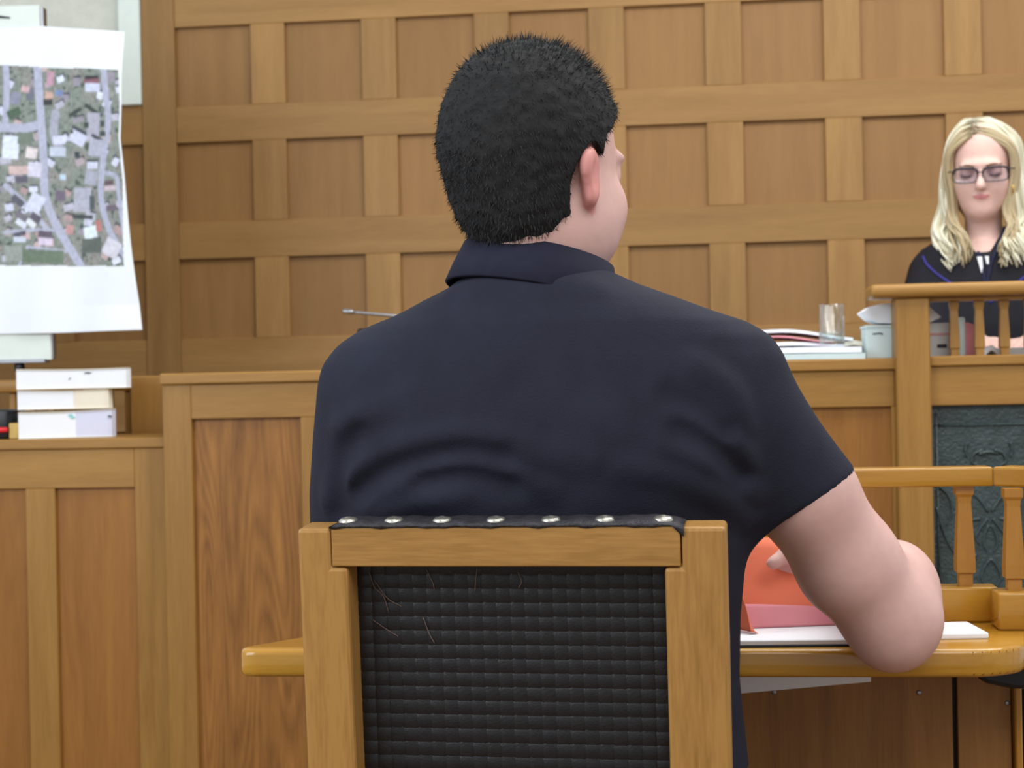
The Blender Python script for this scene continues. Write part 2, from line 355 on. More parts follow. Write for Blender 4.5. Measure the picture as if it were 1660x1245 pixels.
# ================================================================== THE SETTING
def struct(o): o['kind'] = 'structure'; return o
struct(box('floor', -3.2, 3.2, -1.5, 4.9, -.05, 0, M['floor'], bev=0))
wb = struct(box('wall_back', -1.636, 2.6, 4.629, 4.74, 0, 2.70, M['wall_z'], bev=0))
Y0 = 4.60
cols = [-1.531+.3447*i for i in range(12)]; PW = .2385
rowt = [2.552, 2.196, 1.841, 1.483]; PH = .2455
for i, x in enumerate(cols):
    for t in rowt: box('panel', x-.006, x+PW+.006, Y0+.016, Y0+.03, t-PH-.006, t+.006, M['wall_p'], wb, .003)
    for t in rowt: box('stile', x+PW, x+.3447, Y0, Y0+.029, t-PH, t, M['wall_z'], wb, .0015)
xr = cols[-1]+.3447
for z0, z1 in [(2.552, 2.70), (2.196, 2.552-PH), (1.841, 2.196-PH), (1.483, 1.841-PH), (.90, 1.483-PH)]:
    box('rail', -1.531, xr, Y0, Y0+.028, z0, z1, M['wall_x'], wb, .0015)
box('stile', -1.636, -1.531, Y0-.004, Y0+.028, .2, 2.70, M['wall_z'], wb, .002)
# plastered wall with low panelling further left
wl = struct(box('wall_left', -3.2, -1.636, 4.629, 4.74, 0, 2.70, M['plaster'], bev=0))
for i in range(3):
    x = -1.636-PW-.3447*i
    for t in rowt[2:]: box('panel', x-.006, x+PW+.006, Y0+.016, Y0+.03, t-PH-.006, t+.006, M['wall_p'], wl, .003)
    for t in rowt[2:]: box('stile', x-.1062, x, Y0+.002, Y0+.028, t-PH, t, M['wall_z'], wl, .0015)
for z0, z1 in [(1.841, 1.962), (1.483, 1.841-PH), (.90, 1.483-PH)]:
    box('rail', -2.7, -1.636, Y0+.002, Y0+.028, z0, z1, M['wall_x'], wl, .0015)
struct(box('trim_1', -1.705, -1.637, 4.585, 4.629, 1.962, 2.70, M['trim'], bev=.003))

# ================================================================== JUDGE'S BENCH
jb = thing('judge_bench', 'long oak judge bench with recessed panels along the panelled wall', 'bench', (-.3, 3.6, 0))
YB = 3.35
box('desktop', -1.163, 1.35, YB-.008, YB+.55, 1.094, 1.119, M['bench_x'], jb, .003)
box('top_rail', -1.094, .448, YB, YB+.03, 1.016, 1.093, M['bench_x'], jb, .0015)
box('bottom_rail', -1.094, .448, YB, YB+.03, .06, .2, M['bench_x'], jb, .0015)
px = [(-1.094, -.845), (-.78, -.53), (-.465, -.215), (-.15, .10), (.165, .4405)]
for k, (a, b) in enumerate(px):
    box('panel', a-.006, b+.006, YB+.013, YB+.028, .195, 1.022, M['bench_p'] if k < 3 else M['bench_q'], jb, .002)
for a, b in [(-1.16, -1.094), (-.845, -.78), (-.53, -.465), (-.215, -.15), (.10, .165)]:
    box('stile', a, b, YB, YB+.03, .06 if a < -1.1 else .2, 1.093 if a < -1.1 else 1.016, M['bench_z'], jb, .0015)
box('side_panel', -1.16, -1.135, YB+.03, YB+.55, .06, 1.093, M['bench_z'], jb, .0015)
box('stile', .4405, .4485, YB, YB+.03, .2, 1.016, M['bench_z'], jb, .001)
# middle section: post, hand rail with balusters, embossed panel
box('post', .4485, .5187, YB-.035, YB+.04, .06, 1.2445, M['bench_z'], jb, .003)
box('hand_rail', .396, 1.35, YB-.05, YB+.055, 1.2445, 1.2735, M['bench_x'], jb, .010, 3)
box('rail_moulding', .5187, 1.35, YB-.02, YB+.03, 1.2365, 1.2445, M['bench_x'], jb, .002)
box('bottom_moulding', .5187, 1.35, YB-.022, YB+.01, 1.099, 1.1205, M['bench_x'], jb, .003)
box('fascia', .5187, 1.35, YB-.014, YB+.02, 1.016, 1.099, M['bench_x'], jb, .0015)
bal_prof = [(.0085, 0), (.0085, .014), (.0105, .017), (.0092, .06), (.0075, .095), (.0095, .108), (.0095, .1165)]
first = None
for k in range(15):
    x = .5745+.0515*k
    if first is None: first = lathe('baluster', bal_prof, (x, YB+.005, 1.1205), M['bench_z'], jb, 4, False, True)
    else:
        o = first.copy(); COL.objects.link(o); o.parent = jb; o.location.x = first.location.x+.0515*k
ep = box('embossed_panel', .515, 1.35, YB+.004, YB+.024, .45, 1.02, M['green'], jb, .002); ep['label'] = 'dark green embossed panel'
for nm, P in [('moulding', [(.5335, 1.0), (.5335, .5)]), ('moulding', [(.53, .9737), (1.34, .9737)])]:
    tube(nm, [(p[0], YB+.003, p[1]) for p in P], .0032, M['green'], ep, 8)
def scroll(pts, r=.004, n=22):
    P = spline([(x, YB+.002, z) for x, z in pts], n); tube('scroll', P, np.linspace(r, r*.5, n), M['green'], ep, 8, .8)
cx = .640
for sgn in (-1, 1):
    f = lambda L: [(cx+sgn*a, z) for a, z in L]
    scroll(f([(.004, .79), (.02, .815), (.04, .83), (.05, .818), (.043, .805)]))
    scroll(f([(.005, .775), (.02, .755), (.03, .735), (.022, .72)]))
    scroll(f([(.004, .76), (.012, .74), (.014, .72), (.006, .705)]))
    scroll(f([(.02, .775), (.045, .77), (.06, .75), (.055, .73)]))
    scroll(f([(.105, .845), (.085, .825), (.078, .79), (.09, .76)]))
    scroll(f([(.11, .80), (.10, .76), (.085, .72), (.065, .69)]))
    scroll(f([(.08, .875), (.06, .86), (.04, .868), (.03, .885)]))
    scroll(f([(.012, .92), (.03, .912), (.035, .895), (.02, .885)]), .005)
    scroll(f([(.045, .935), (.048, .92), (.045, .905)]), .005)
    scroll(f([(.0, .69), (.012, .675), (.02, .65), (.01, .63)]))
    scroll(f([(.03, .70), (.05, .67), (.06, .63), (.04, .60)]))
scroll([(cx-.02, .912), (cx, .916), (cx+.02, .912)], .006)

# ================================================================== LOW CABINET, LEFT BALUSTRADE
lc = thing('low_cabinet', 'low oak panelled cabinet carrying three thick books', 'cabinet', (-1.7, 3.55, 0))
YC = 3.38
def sc(x): return x*.98
box('cabinet_top', -2.35, -1.164, YC-.006, YC+.30, .952, .976, M['bench_x'], lc, .003)
box('top_rail', -2.35, -1.239, YC, YC+.025, .863, .952, M['bench_x'], lc, .0015)
box('stile', -1.239, -1.1645, YC, YC+.025, .05, .952, M['bench_z'], lc, .0015)
for a, b in [(-1.498, -1.428), (-1.757, -1.687), (-2.016, -1.946)]: box('stile', a, b, YC, YC+.025, .12, .863, M['bench_z'], lc, .0015)
for a, b in [(-1.428, -1.239), (-1.687, -1.498), (-1.946, -1.757), (-2.2, -2.016)]: box('panel', a-.005, b+.005, YC+.011, YC+.024, .115, .868, M['bench_q'], lc, .002)
box('bottom_rail', -2.35, -1.239, YC, YC+.025, .05, .12, M['bench_x'], lc, .0015)
box('carcass', -2.34, -1.185, YC+.026, YC+.29, .05, .952, M['board'], lc, 0)
bl = thing('balustrade', 'oak balustrade with slim balusters behind the stacked books', 'balustrade', (-1.8, 3.73, 0))
box('hand_rail', -2.4, -1.36, 3.70, 3.75, 1.083, 1.115, M['bench_x'], bl, .006, 2)
box('post', -1.36, -1.20, 3.69, 3.76, 0, 1.118, M['bench_z'], bl, .003)
box('bottom_rail', -2.4, -1.36, 3.705, 3.745, .86, .93, M['bench_x'], bl, .002)
first = None
for k in range(20):
    x = -1.3755-.05*k
    if first is None: first = box('baluster', x-.0085, x+.0085, 3.716, 3.734, .93, 1.083, M['bench_z'], bl, .002)
    else:
        o = first.copy(); COL.objects.link(o); o.parent = bl; o.location.x = first.location.x-.05*k
box('back_board', -2.4, -1.36, 3.76, 3.775, 0, .98, M['board'], bl, 0)

# ---- books: page blocks face us, each sagging a little
BA = math.radians(21); BE = np.array((math.cos(BA), math.sin(BA), 0)); BN = np.array((-math.sin(BA), math.cos(BA), 0))
def book(label, L, wd, z0, hl, hr, depth, crease, shade_tint, marks):
    b = thing('book', label, 'book', tuple(np.array(L)+BE*wd/2+BN*depth/2), 'thick books stacked on the low cabinet')
    L = np.array((L[0], L[1], 0.0)); n = 25; t = np.linspace(0, 1, n); xs = t*wd
    dent = .010*np.where(t < crease, t/crease, (1-t)/(1-crease)); rr_ = np.where(t > .93, ((t-.93)/.07)**2*.016, 0)
    ht = hl+(hr-hl)*t-.0022*np.sin(np.pi*t); lift = .003*np.sin(np.pi*t/2)*0
    def slab(name, za, zb, back, mt, ins, pieces=((0, n-1),)):
        for i0, i1 in pieces:
            V = []; F = []; m = i1-i0+1
            for i in range(i0, i1+1):
                f = L+BE*xs[i]+BN*(dent[i]+rr_[i]+ins); k_ = L+BE*xs[i]+BN*(depth-rr_[i])
                for p_, z_ in ((f, za[i]), (f, zb[i]), (k_, zb[i]), (k_, za[i])): V.append((p_[0], p_[1], z_))
            for i in range(m-1):
                for j in range(4): F.append((i*4+j, i*4+(j+1) % 4, (i+1)*4+(j+1) % 4, (i+1)*4+j)[::-1])
            F += [(0, 1, 2, 3), tuple((m-1)*4+j for j in (3, 2, 1, 0))]
            o_ = mesh(name, V, F, M[mt if i0 == 0 else shade_tint], b)  # past the crease, shading of the turned face is painted as paper tint
    zb0 = np.full(n, z0); c_ = int(round(crease*(n-1)))
    slab('cover', zb0, zb0+.0016, 0, 'cream', 0); slab('page_block', zb0+.0016, zb0+ht-.0016, 0, 'paper', .003, ((0, c_), (c_, n-1))); slab('cover', zb0+ht-.0016, zb0+ht, 0, 'cream', 0)
    for s1, mz, l, h, an, mt in marks:
        ca, sa = math.cos(an), math.sin(an); d_ = np.interp(s1, t, dent)+.0012; V = []
        for off in (0, .002):
            for a, c in ((-l, -h*.3), (l*.4, -h), (l, h*.2), (-l*.3, h)):
                p_ = L+BE*(s1*wd+ca*a-sa*c)+BN*(d_+off); V.append((p_[0], p_[1], mz+sa*a+ca*c))
        mesh('ink_mark', V, [(0, 1, 2, 3), (7, 6, 5, 4), (0, 4, 5, 1), (1, 5, 6, 2), (2, 6, 7, 3), (3, 7, 4, 0)], M[mt], b)
    return b
yb = YC+.013
book('bottom book of the stack with a pale teal stamp on its page edges', (-1.517, yb, .9765), .217, .9765, .061, .065, .16, .58, 'paper_lilac', [(.54, 1.026, .009, .005, -.5, 'teal'), (.94, 1.024, .006, .0022, -.2, 'ink')])
book('middle book of the stack with the shade on half its page edges painted cream', (-1.519, yb+.002, 1.043), .212, 1.043, .046, .045, .16, .58, 'cream', [])
book('topmost book of the stack, white and longer than the two below', (-1.5185, yb-.003, 1.090), .2555, 1.090, .047, .047, .16, .62, 'paper', [(.62, 1.126, .010, .0018, 0.0, 'ink'), (.46, 1.113, .004, .0011, .8, 'ink')])
tb = setp(box('memo_block', -1.548, -1.524, YC+.03, YC+.07, .9765, 1.013, M['tan'], bev=.002), 'small tan paper block wedged beside the stacked books', 'memo block')
hp = thing('hole_punch', 'black desk tool with a red tip at the left photo edge', 'tool', (-1.57, YC+.05, .9765))
box('body', -1.60, -1.550, YC+.03, YC+.09, .9765, 1.045, M['black'], hp, .005, 2)
box('tip', -1.59, -1.548, YC+.018, YC+.031, .992, 1.004, M['red'], hp, .004, 2)

# ================================================================== FLIP CHART AND AERIAL MAP
YP = 3.80
fc = thing('flip_chart', 'white flip chart board standing behind the aerial map', 'flip chart', (-1.95, YP+.03, 0))
k = YP/3.75
orient_box('board', (0, 0, 0), (1, 0, 0), (0, 1, 0), (0, 0, 1), (0, YP+.02, 0), (0, YP+.034, 0), M['trim'], fc, .003, 2,
           poly=[(-2.36, 1.166), (-1.616*1.0, 1.166), (-1.630, 2.082), (-2.36, 2.10)])
orient_box('side_frame', (0, 0, 0), (1, 0, 0), (0, 1, 0), (0, 0, 1), (0, YP+.026, 0), (0, YP+.05, 0), M['steel'], fc, .001, 1,
           poly=[(-1.6205, 1.17), (-1.613, 1.17), (-1.6215, 2.078), (-1.632, 2.078)])
box('bottom_edge', -2.35, -1.63, YP+.012, YP+.05, 1.160, 1.169, M['steel'], fc, .001)
lathe('clamp_knob', [(.012, 0), (.014, .004), (.014, .016), (.010, .022)], (-1.706, YP+.03, 1.138), M['black'], fc, 14)
for xx in (-2.2, -1.706): tube('leg', [(xx, YP+.03, 1.15), (xx, YP+.07, .0)], .010, M['black'], fc, 10)
# marker stroke on the board top
orient_box('ink_mark', (0, 0, 0), (1, 0, 0), (0, 1, 0), (0, 0, 1), (0, YP+.0185, 0), (0, YP+.021, 0), M['ink'], fc, 0, 1, poly=[(-1.74, 2.053), (-1.708, 2.050), (-1.707, 2.054), (-1.74, 2.060)])
# map sheet: a hanging sheet, its right part curling forward
am = thing('aerial_map', 'large white poster with a printed aerial photograph of houses and roads', 'poster', (-1.7, YP, 1.25))
nu, nv = 330, 340
# outline knots: v from top (0) to bottom (1): right edge x; top and bottom heights over u
rv = np.array([0, .098, .15, .25, .36, .48, 1.0]); rx = np.array([-1.395, -1.400, -1.402, -1.405, -1.409, -1.398, -1.362])*1.0
u = np.concatenate([np.linspace(0, .62, 90, endpoint=False), np.linspace(.62, 1, nu-90)]); v = np.linspace(0, 1, nv); U, Vv = np.meshgrid(u, v, indexing='ij')
xl = -2.30; XR = np.interp(Vv, rv, rx); XX = xl+(XR-xl)*U
ztop = np.interp(XX, [-2.3, -1.62, -1.39], [2.03, 2.025, 1.997]); zbot = np.interp(XX, [-2.3, -1.6, -1.36], [1.238, 1.2345, 1.2365])
ZZ = ztop+(zbot-ztop)*Vv
free = np.clip((XX+1.62)/.24, 0, 1)
YY = YP+.012 - .035*free**1.5*(.35+.65*np.abs(np.sin(Vv*3.0+.4))) - .012*np.sin(Vv*6.3+U*9)*free - .004*np.sin(U*31+Vv*5)*Vv
YY = YY + .02*free*np.clip(.14-Vv, 0, 1)*5
# the printed picture, painted in print coordinates s (0 left .. 214 right) and t (105 .. 433 down)
s_ = np.interp(XX, [-2.3, -1.726, -1.40], [-380, 0, 205]); t_ = 105+(1.9277-ZZ)/.5154*325-.0203*s_
colr = np.empty(XX.shape+(3,)); colr[:] = np.array(srgb(240, 246, 253)[:3])
inpr = (t_ > 104+s_*.075) & (t_ < 430+s_*.02) & (XX < XR-np.interp(Vv, [.118, .25, .5, .81], [.010, .005, .006, .028]))
L3 = lambda *c: np.array(srgb(*c)[:3])
def vnoise(sx, ty, seed, sc):
    r = np.random.default_rng(seed); G = r.random((130, 130)); a = (sx/sc) % 128; b = (ty/sc) % 128; i = a.astype(int); j = b.astype(int); f = a-i; g = b-j
    f = f*f*(3-2*f); g = g*g*(3-2*g)
    return G[i, j]*(1-f)*(1-g)+G[i+1, j]*f*(1-g)+G[i, j+1]*(1-f)*g+G[i+1, j+1]*f*g
n1 = vnoise(s_+500, t_, 1, 26); n2 = vnoise(s_+500, t_, 2, 9); n3 = vnoise(s_+500, t_, 3, 4)
pic = L3(128, 140, 126)[None, None]*(1-n1[..., None])+L3(150, 146, 138)[None, None]*n1[..., None]
n4 = vnoise(s_+500, t_, 4, 2.2)
pic = pic*(.62+.7*(n2*.45+n3*.35+n4*.2))[..., None]
dk = np.clip((n2*.6+n3*.4-.62)*6, 0, 1)[..., None]; pic = pic*(1-dk)+L3(70, 84, 74)*dk
def rect(cx, cy, w_, h_, an, c, al=1.0):
    ca, sa = math.cos(an), math.sin(an); a = (s_-cx)*ca+(t_-cy)*sa; b = -(s_-cx)*sa+(t_-cy)*ca
    m = (np.clip(1.2-np.maximum(np.abs(a)-w_/2, np.abs(b)-h_/2), 0, 1)*al)[..., None]
    globals()['pic'] = pic*(1-m)+L3(*c)*m
def path(pts, w_, c):
    d = np.full(s_.shape, 1e9); pts = spline(pts, 40)
    for (a, b), (e, f) in zip(pts[:-1], pts[1:]):
        l2 = (e-a)**2+(f-b)**2+1e-9; q = np.clip(((s_-a)*(e-a)+(t_-b)*(f-b))/l2, 0, 1)
        d = np.minimum(d, np.hypot(s_-a-q*(e-a), t_-b-q*(f-b)))
    m = np.clip(w_/2-d+.8, 0, 1)[..., None]; globals()['pic'] = pic*(1-m)+L3(*c)*m
R_ = random.Random(5)
roofs = [(206, 208, 222), (188, 186, 196), (176, 150, 146), (196, 172, 166), (150, 144, 152), (222, 226, 238), (178, 164, 164)]
for gx in range(-380, 215, 24):
    for gy in range(112, 430, 22):
        if gx >= 0 and R_.random() < .3: continue
        if R_.random() < .35: continue
        a = R_.uniform(-.5, .6); x_, y_ = gx+R_.uniform(-7, 7), gy+R_.uniform(-7, 7); w_, h_ = R_.uniform(9, 18), R_.uniform(7, 12)
        rect(x_+1, y_-h_*.6, w_, 5, a, (46, 52, 58), .9); rect(x_, y_, w_, h_, a, R_.choice(roofs))
RD = (176, 178, 192)
path([(-10, 205), (30, 207), (58, 203)], 14, RD); path([(58, 100), (60, 150), (63, 200), (66, 260), (68, 320), (90, 375), (130, 440)], 13, RD)
path([(172, 105), (175, 150), (178, 200), (168, 262), (163, 320), (178, 375), (210, 425)], 10, RD); path([(163, 282), (190, 290), (196, 320), (206, 390)], 7, RD)
path([(5, 100), (6, 140), (2, 200)], 10, RD); path([(0, 300), (40, 338), (70, 372)], 8, RD); path([(-5, 376), (40, 373), (80, 374)], 5, RD); path([(34, 400), (60, 403), (100, 408)], 4, RD); path([(36, 400), (20, 430)], 4, RD)
path([(-140, 100), (-130, 250), (-150, 440)], 12, RD); path([(-400, 300), (-250, 280), (-60, 300)], 11, RD); path([(-260, 100), (-240, 440)], 9, RD)
path([(88, 185), (84, 215), (92, 240)], 14, (168, 168, 178))
for a in [(152, 135, 26, 7, 0, (140, 96, 104)), (152, 129, 22, 4, 0, (46, 40, 44)), (153, 145, 24, 12, .05, (204, 208, 224)), (80, 128, 12, 22, .1, (190, 150, 160)), (77, 156, 12, 12, .1, (208, 170, 152)), (75, 166, 15, 9, 0, (52, 56, 52)),
          (125, 225, 26, 20, .5, (206, 208, 224)), (130, 214, 30, 4, .5, (54, 58, 70)), (153, 182, 32, 5, .6, (52, 62, 58)), (122, 184, 22, 5, -.5, (56, 62, 60)), (152, 205, 20, 38, .1, (174, 172, 182)), (158, 226, 20, 4, .5, (56, 58, 70)), (155, 242, 22, 26, .15, (176, 176, 188)),
          (93, 228, 20, 12, 0, (214, 216, 232)), (90, 247, 26, 14, .05, (196, 202, 214)), (10, 238, 26, 36, .1, (220, 226, 234)), (35, 224, 24, 18, .1, (112, 124, 108)), (45, 248, 18, 16, .2, (226, 214, 208)), (25, 275, 36, 12, 0, (206, 180, 172)), (50, 275, 22, 22, .1, (214, 210, 222)),
          (27, 290, 20, 10, 0, (96, 92, 104)), (50, 330, 24, 30, .5, (210, 214, 226)), (20, 325, 22, 10, .7, (88, 88, 98)), (28, 352, 26, 10, .65, (118, 112, 120)), (50, 353, 18, 11, .6, (92, 86, 96)), (25, 362, 18, 8, .6, (220, 224, 232)), (42, 362, 16, 8, .7, (224, 226, 226)),
          (66, 380, 22, 9, .1, (96, 84, 98)), (66, 392, 22, 10, .05, (214, 200, 216)), (22, 379, 20, 6, -.2, (80, 78, 92)), (22, 388, 20, 7, .05, (206, 212, 222)), (130, 325, 28, 38, .05, (176, 176, 186)), (93, 318, 15, 16, .1, (110, 98, 112)), (146, 290, 20, 22, .2, (168, 168, 178)), (147, 330, 8, 22, 0, (78, 88, 88)),
          (130, 353, 34, 6, .1, (58, 66, 66)), (143, 378, 22, 18, -.15, (226, 236, 240)), (158, 368, 9, 16, -.1, (190, 122, 118)), (139, 362, 14, 9, .1, (206, 204, 216)), (107, 373, 11, 14, .1, (196, 148, 144)), (182, 405, 28, 26, .5, (212, 208, 214)), (145, 400, 34, 22, 0, (92, 100, 92)), (178, 300, 15, 8, 0, (98, 80, 84)), (180, 308, 20, 7, 0, (204, 186, 188)), (182, 340, 18, 8, 0, (112, 98, 108)),
          (60, 416, 70, 20, .05, (104, 120, 98)), (10, 410, 30, 24, 0, (150, 156, 146)), (98, 288, 8, 8, 0, (190, 214, 226)), (115, 215, 4, 4, 0, (60, 70, 64)), (140, 205, 7, 8, 0, (58, 72, 62)), (168, 204, 7, 8, 0, (62, 72, 64)), (168, 220, 9, 7, 0, (58, 70, 64)), (123, 252, 7, 8, 0, (48, 58, 66)),
          (95, 152, 12, 8, .3, (120, 138, 176)), (20, 158, 14, 18, .2, (140, 140, 156)), (45, 152, 12, 20, .1, (110, 112, 122)), (37, 144, 12, 9, .2, (206, 170, 170)), (17, 182, 22, 12, -.4, (74, 96, 74)), (186, 130, 10, 14, 0, (150, 140, 150))]: rect(*a)
pic = pic*(.8+.22*n3[..., None]+.2*n4[..., None])
# photographic print is soft
for _ in range(1):
    q = pic.copy(); q[1:-1, 1:-1] = (pic[1:-1, 1:-1]*4+pic[:-2, 1:-1]+pic[2:, 1:-1]+pic[1:-1, :-2]+pic[1:-1, 2:])/8; pic = q
colr = np.where(inpr[..., None], np.clip(pic*np.array((1.0, 1.04, 1.14))+.02, 0, 1), colr)
P0 = np.stack([XX, YY, ZZ], -1).reshape(-1, 3); ix = np.arange(nu*nv).reshape(nu, nv)
F = np.stack([ix[:-1, :-1], ix[1:, :-1], ix[1:, 1:], ix[:-1, 1:]], -1).reshape(-1, 4)[:, ::-1]
sheet = mesh('sheet', P0, F, M['print'], am, True, col=colr.reshape(-1, 3))
sd = sheet.modifiers.new('thickness', 'SOLIDIFY'); sd.thickness = .0006; sd.offset = 1

# ================================================================== THINGS ON THE JUDGE'S BENCH
ZD = 1.119
def sheetpile(name, label, cat, x0, x1, y0, y1, z, th, mt, rot=0.0, bend=0.0, group=None, tilt=0.0, lift=0.0):
    n = 10; m = 6; V = []; F = []; cxx, cyy = (x0+x1)/2, (y0+y1)/2; ca, sa = math.cos(rot), math.sin(rot)
    for lay in (0, th):
        for i in range(n+1):
            for j in range(m+1):
                a = (x0+(x1-x0)*i/n)-cxx; b = (y0+(y1-y0)*j/m)-cyy; t = i/n; u_ = j/m
                V.append((cxx+a*ca-b*sa, cyy+a*sa+b*ca, z+lay+bend*math.sin(math.pi*t)**2*(1-.4*u_)+tilt*t+lift*u_))
    q = (n+1)*(m+1); g = lambda i, j, l: l*q+i*(m+1)+j
    for i in range(n):
        for j in range(m): F += [(g(i, j, 1), g(i+1, j, 1), g(i+1, j+1, 1), g(i, j+1, 1)), (g(i, j+1, 0), g(i+1, j+1, 0), g(i+1, j, 0), g(i, j, 0))]
    for i in range(n): F += [(g(i, 0, 0), g(i+1, 0, 0), g(i+1, 0, 1), g(i, 0, 1)), (g(i+1, m, 0), g(i, m, 0), g(i, m, 1), g(i+1, m, 1))]
    for j in range(m): F += [(g(0, j+1, 0), g(0, j, 0), g(0, j, 1), g(0, j+1, 1)), (g(n, j, 0), g(n, j+1, 0), g(n, j+1, 1), g(n, j, 1))]
    o = mesh(name, V, F, M[mt]); return setp(o, label, cat, group)
sheetpile('document_folder', 'pale cyan document folder at the bench edge below all the papers', 'folder', .115, .388, 3.348, 3.62, ZD, .012, 'paper_cyan', bend=.001)
GP = 'loose papers on the judge bench'
sheetpile('paper_sheet', 'thick white paper pile resting on the bottom folder below the glass', 'paper', .12, .380, 3.352, 3.61, ZD+.0135, .0125, 'paper', .012, .0015, GP)
sheetpile('paper_sheet', 'bluish white paper sheaf lying under the pink sheet', 'paper', .12, .35, 3.445, 3.60, ZD+.029, .007, 'paper', .08, .006, GP, tilt=-.002)
sheetpile('paper_sheet', 'pink paper sheet sticking out between the white sheaves', 'paper', .11, .335, 3.445, 3.60, ZD+.0475, .003, 'paper_pink', -.10, .010, GP, tilt=-.010)
sheetpile('paper_sheet', 'uppermost white sheaf sloping down towards the drinking glass', 'paper', .12, .375, 3.44, 3.61, ZD+.063, .006, 'paper', -.03, .010, GP, tilt=-.022)
sheetpile('paper_sheet', 'small white sheet between drinking glass and pale box', 'paper', .352, .392, 3.45, 3.58, ZD+.029, .010, 'cream', .05, .003, GP)
g = thing('drinking_glass', 'clear straight drinking glass half filled with water', 'glass', (.322, 3.385, ZD+.030))
gx, gy, gz = .322, 3.385, ZD+.0305; gn = 32
V = []; F = []
pr = [(.0, .0), (.0265, 0), (.0275, .003), (.0275, .088), (.0268, .0885), (.0262, .088), (.0262, .007), (0.0001, .0065)]
pr[0] = (.0001, 0)
for r, z in pr:
    for j in range(gn): V.append((gx+r*math.cos(2*math.pi*j/gn), gy+r*math.sin(2*math.pi*j/gn), gz+z))
for i in range(len(pr)-1):
    for j in range(gn): F.append((i*gn+j, i*gn+(j+1) % gn, (i+1)*gn+(j+1) % gn, (i+1)*gn+j))
mesh('tumbler', V, F, M['glass'], g, True)
lathe('water', [(.0258, .0075), (.0258, .030)], (gx, gy, gz), M['water'], g, 32)
b = thing('storage_box', 'pale cyan cardboard box with a small black mark beside the post', 'box', (.425, 3.43, ZD))
box('body', .396, .462, 3.395, 3.49, ZD, ZD+.066, M['paper_cyan'], b, .0015); box('lid', .394, .464, 3.393, 3.492, ZD+.066, ZD+.072, M['paper_cyan'], b, .001)
orient_box('ink_mark', (0, 0, 0), (1, 0, 0), (0, 1, 0), (0, 0, 1), (0, 3.3942, 0), (0, 3.3955, 0), M['ink'], b, 0, 1, poly=[(.410, ZD+.0515), (.425, ZD+.0525), (.431, ZD+.0505), (.432, ZD+.0535), (.426, ZD+.0555), (.410, ZD+.0545)])
# curled sheaf on the box: leaf shaped in section
P = [(.388, ZD+.101), (.405, ZD+.112), (.43, ZD+.118), (.46, ZD+.119), (.50, ZD+.117), (.528, ZD+.112), (.556, ZD+.086), (.53, ZD+.0745), (.47, ZD+.0735), (.42, ZD+.077), (.405, ZD+.085)]
setp(orient_box('paper_sheaf', (0, 0, 0), (1, 0, 0), (0, 1, 0), (0, 0, 1), (0, 3.40, 0), (0, 3.50, 0), M['paper'], None, .001, 1, poly=P), 'curled white paper sheaf lying on the boxes behind the post', 'paper')
b = thing('card_box', 'grey printed card box behind the post, under the curled sheaf', 'box', (.55, 3.43, ZD))
box('body', .480, .588, 3.40, 3.49, ZD, ZD+.0735, M['paper_grey'], b, .0015)
box('printed_band', .528, .582, 3.3988, 3.401, ZD+.047, ZD+.052, M['ink_red'], b, 0); box('printed_stamp', .546, .566, 3.3988, 3.401, ZD+.020, ZD+.028, M['ink'], b, 0)
setp(box('binder', .592, .606, 3.40, 3.50, ZD, ZD+.085, M['paper_cyan'], bev=.003), 'slim white binder standing upright beside the grey card box', 'binder')
P = [(.6075, ZD), (.634, ZD), (.630, ZD+.03), (.627, ZD+.068), (.612, ZD+.074), (.6075, ZD+.072)]
setp(orient_box('pink_file', (0, 0, 0), (1, 0, 0), (0, 1, 0), (0, 0, 1), (0, 3.41, 0), (0, 3.50, 0), M['paper_pink'], None, .001, 1, poly=P), 'reddish pink file leaning against the slim white binder', 'file')
sheetpile('paper_sheet', 'crumpled white paper lying behind the third baluster', 'paper', .636, .672, 3.40, 3.46, ZD, .012, 'paper', .2, .012)
sheetpile('paper_sheet', 'lilac paper pad lying under the judge\'s hand', 'paper', .648, .76, 3.44, 3.56, ZD, .018, 'paper_grey', .1, .0)
# console and microphone behind the seated man
cs = thing('desk_console', 'black desk console standing on the judge bench behind the shoulder', 'console', (-.66, 3.62, ZD))
box('housing', -.765, -.56, 3.59, 3.65, ZD+.006, 1.219, M['black'], cs, .006, 2); box('foot', -.74, -.58, 3.57, 3.67, ZD, ZD+.008, M['black'], cs, .002)
mc = thing('microphone', 'thin grey gooseneck microphone rising above the black console', 'microphone', (-.52, 3.62, ZD))
P = spline([(-.50, 3.70, ZD+.02), (-.53, 3.68, 1.20), (-.60, 3.64, 1.238), (-.67, 3.61, 1.2465), (-.775, 3.60, 1.258)], 26)
tube('gooseneck', P, .0038, M['steel'], mc, 8)
tube('microphone_head', [(-.772, 3.60, 1.2578), (-.778, 3.60, 1.2585), (-.796, 3.60, 1.2607), (-.80, 3.60, 1.2612)], [.004, .0065, .0065, .0045], M['steel'], mc, 10)
lathe('base', [(.04, 0), (.04, .012), (.03, .02)], (-.50, 3.70, ZD), M['black'], mc, 20)

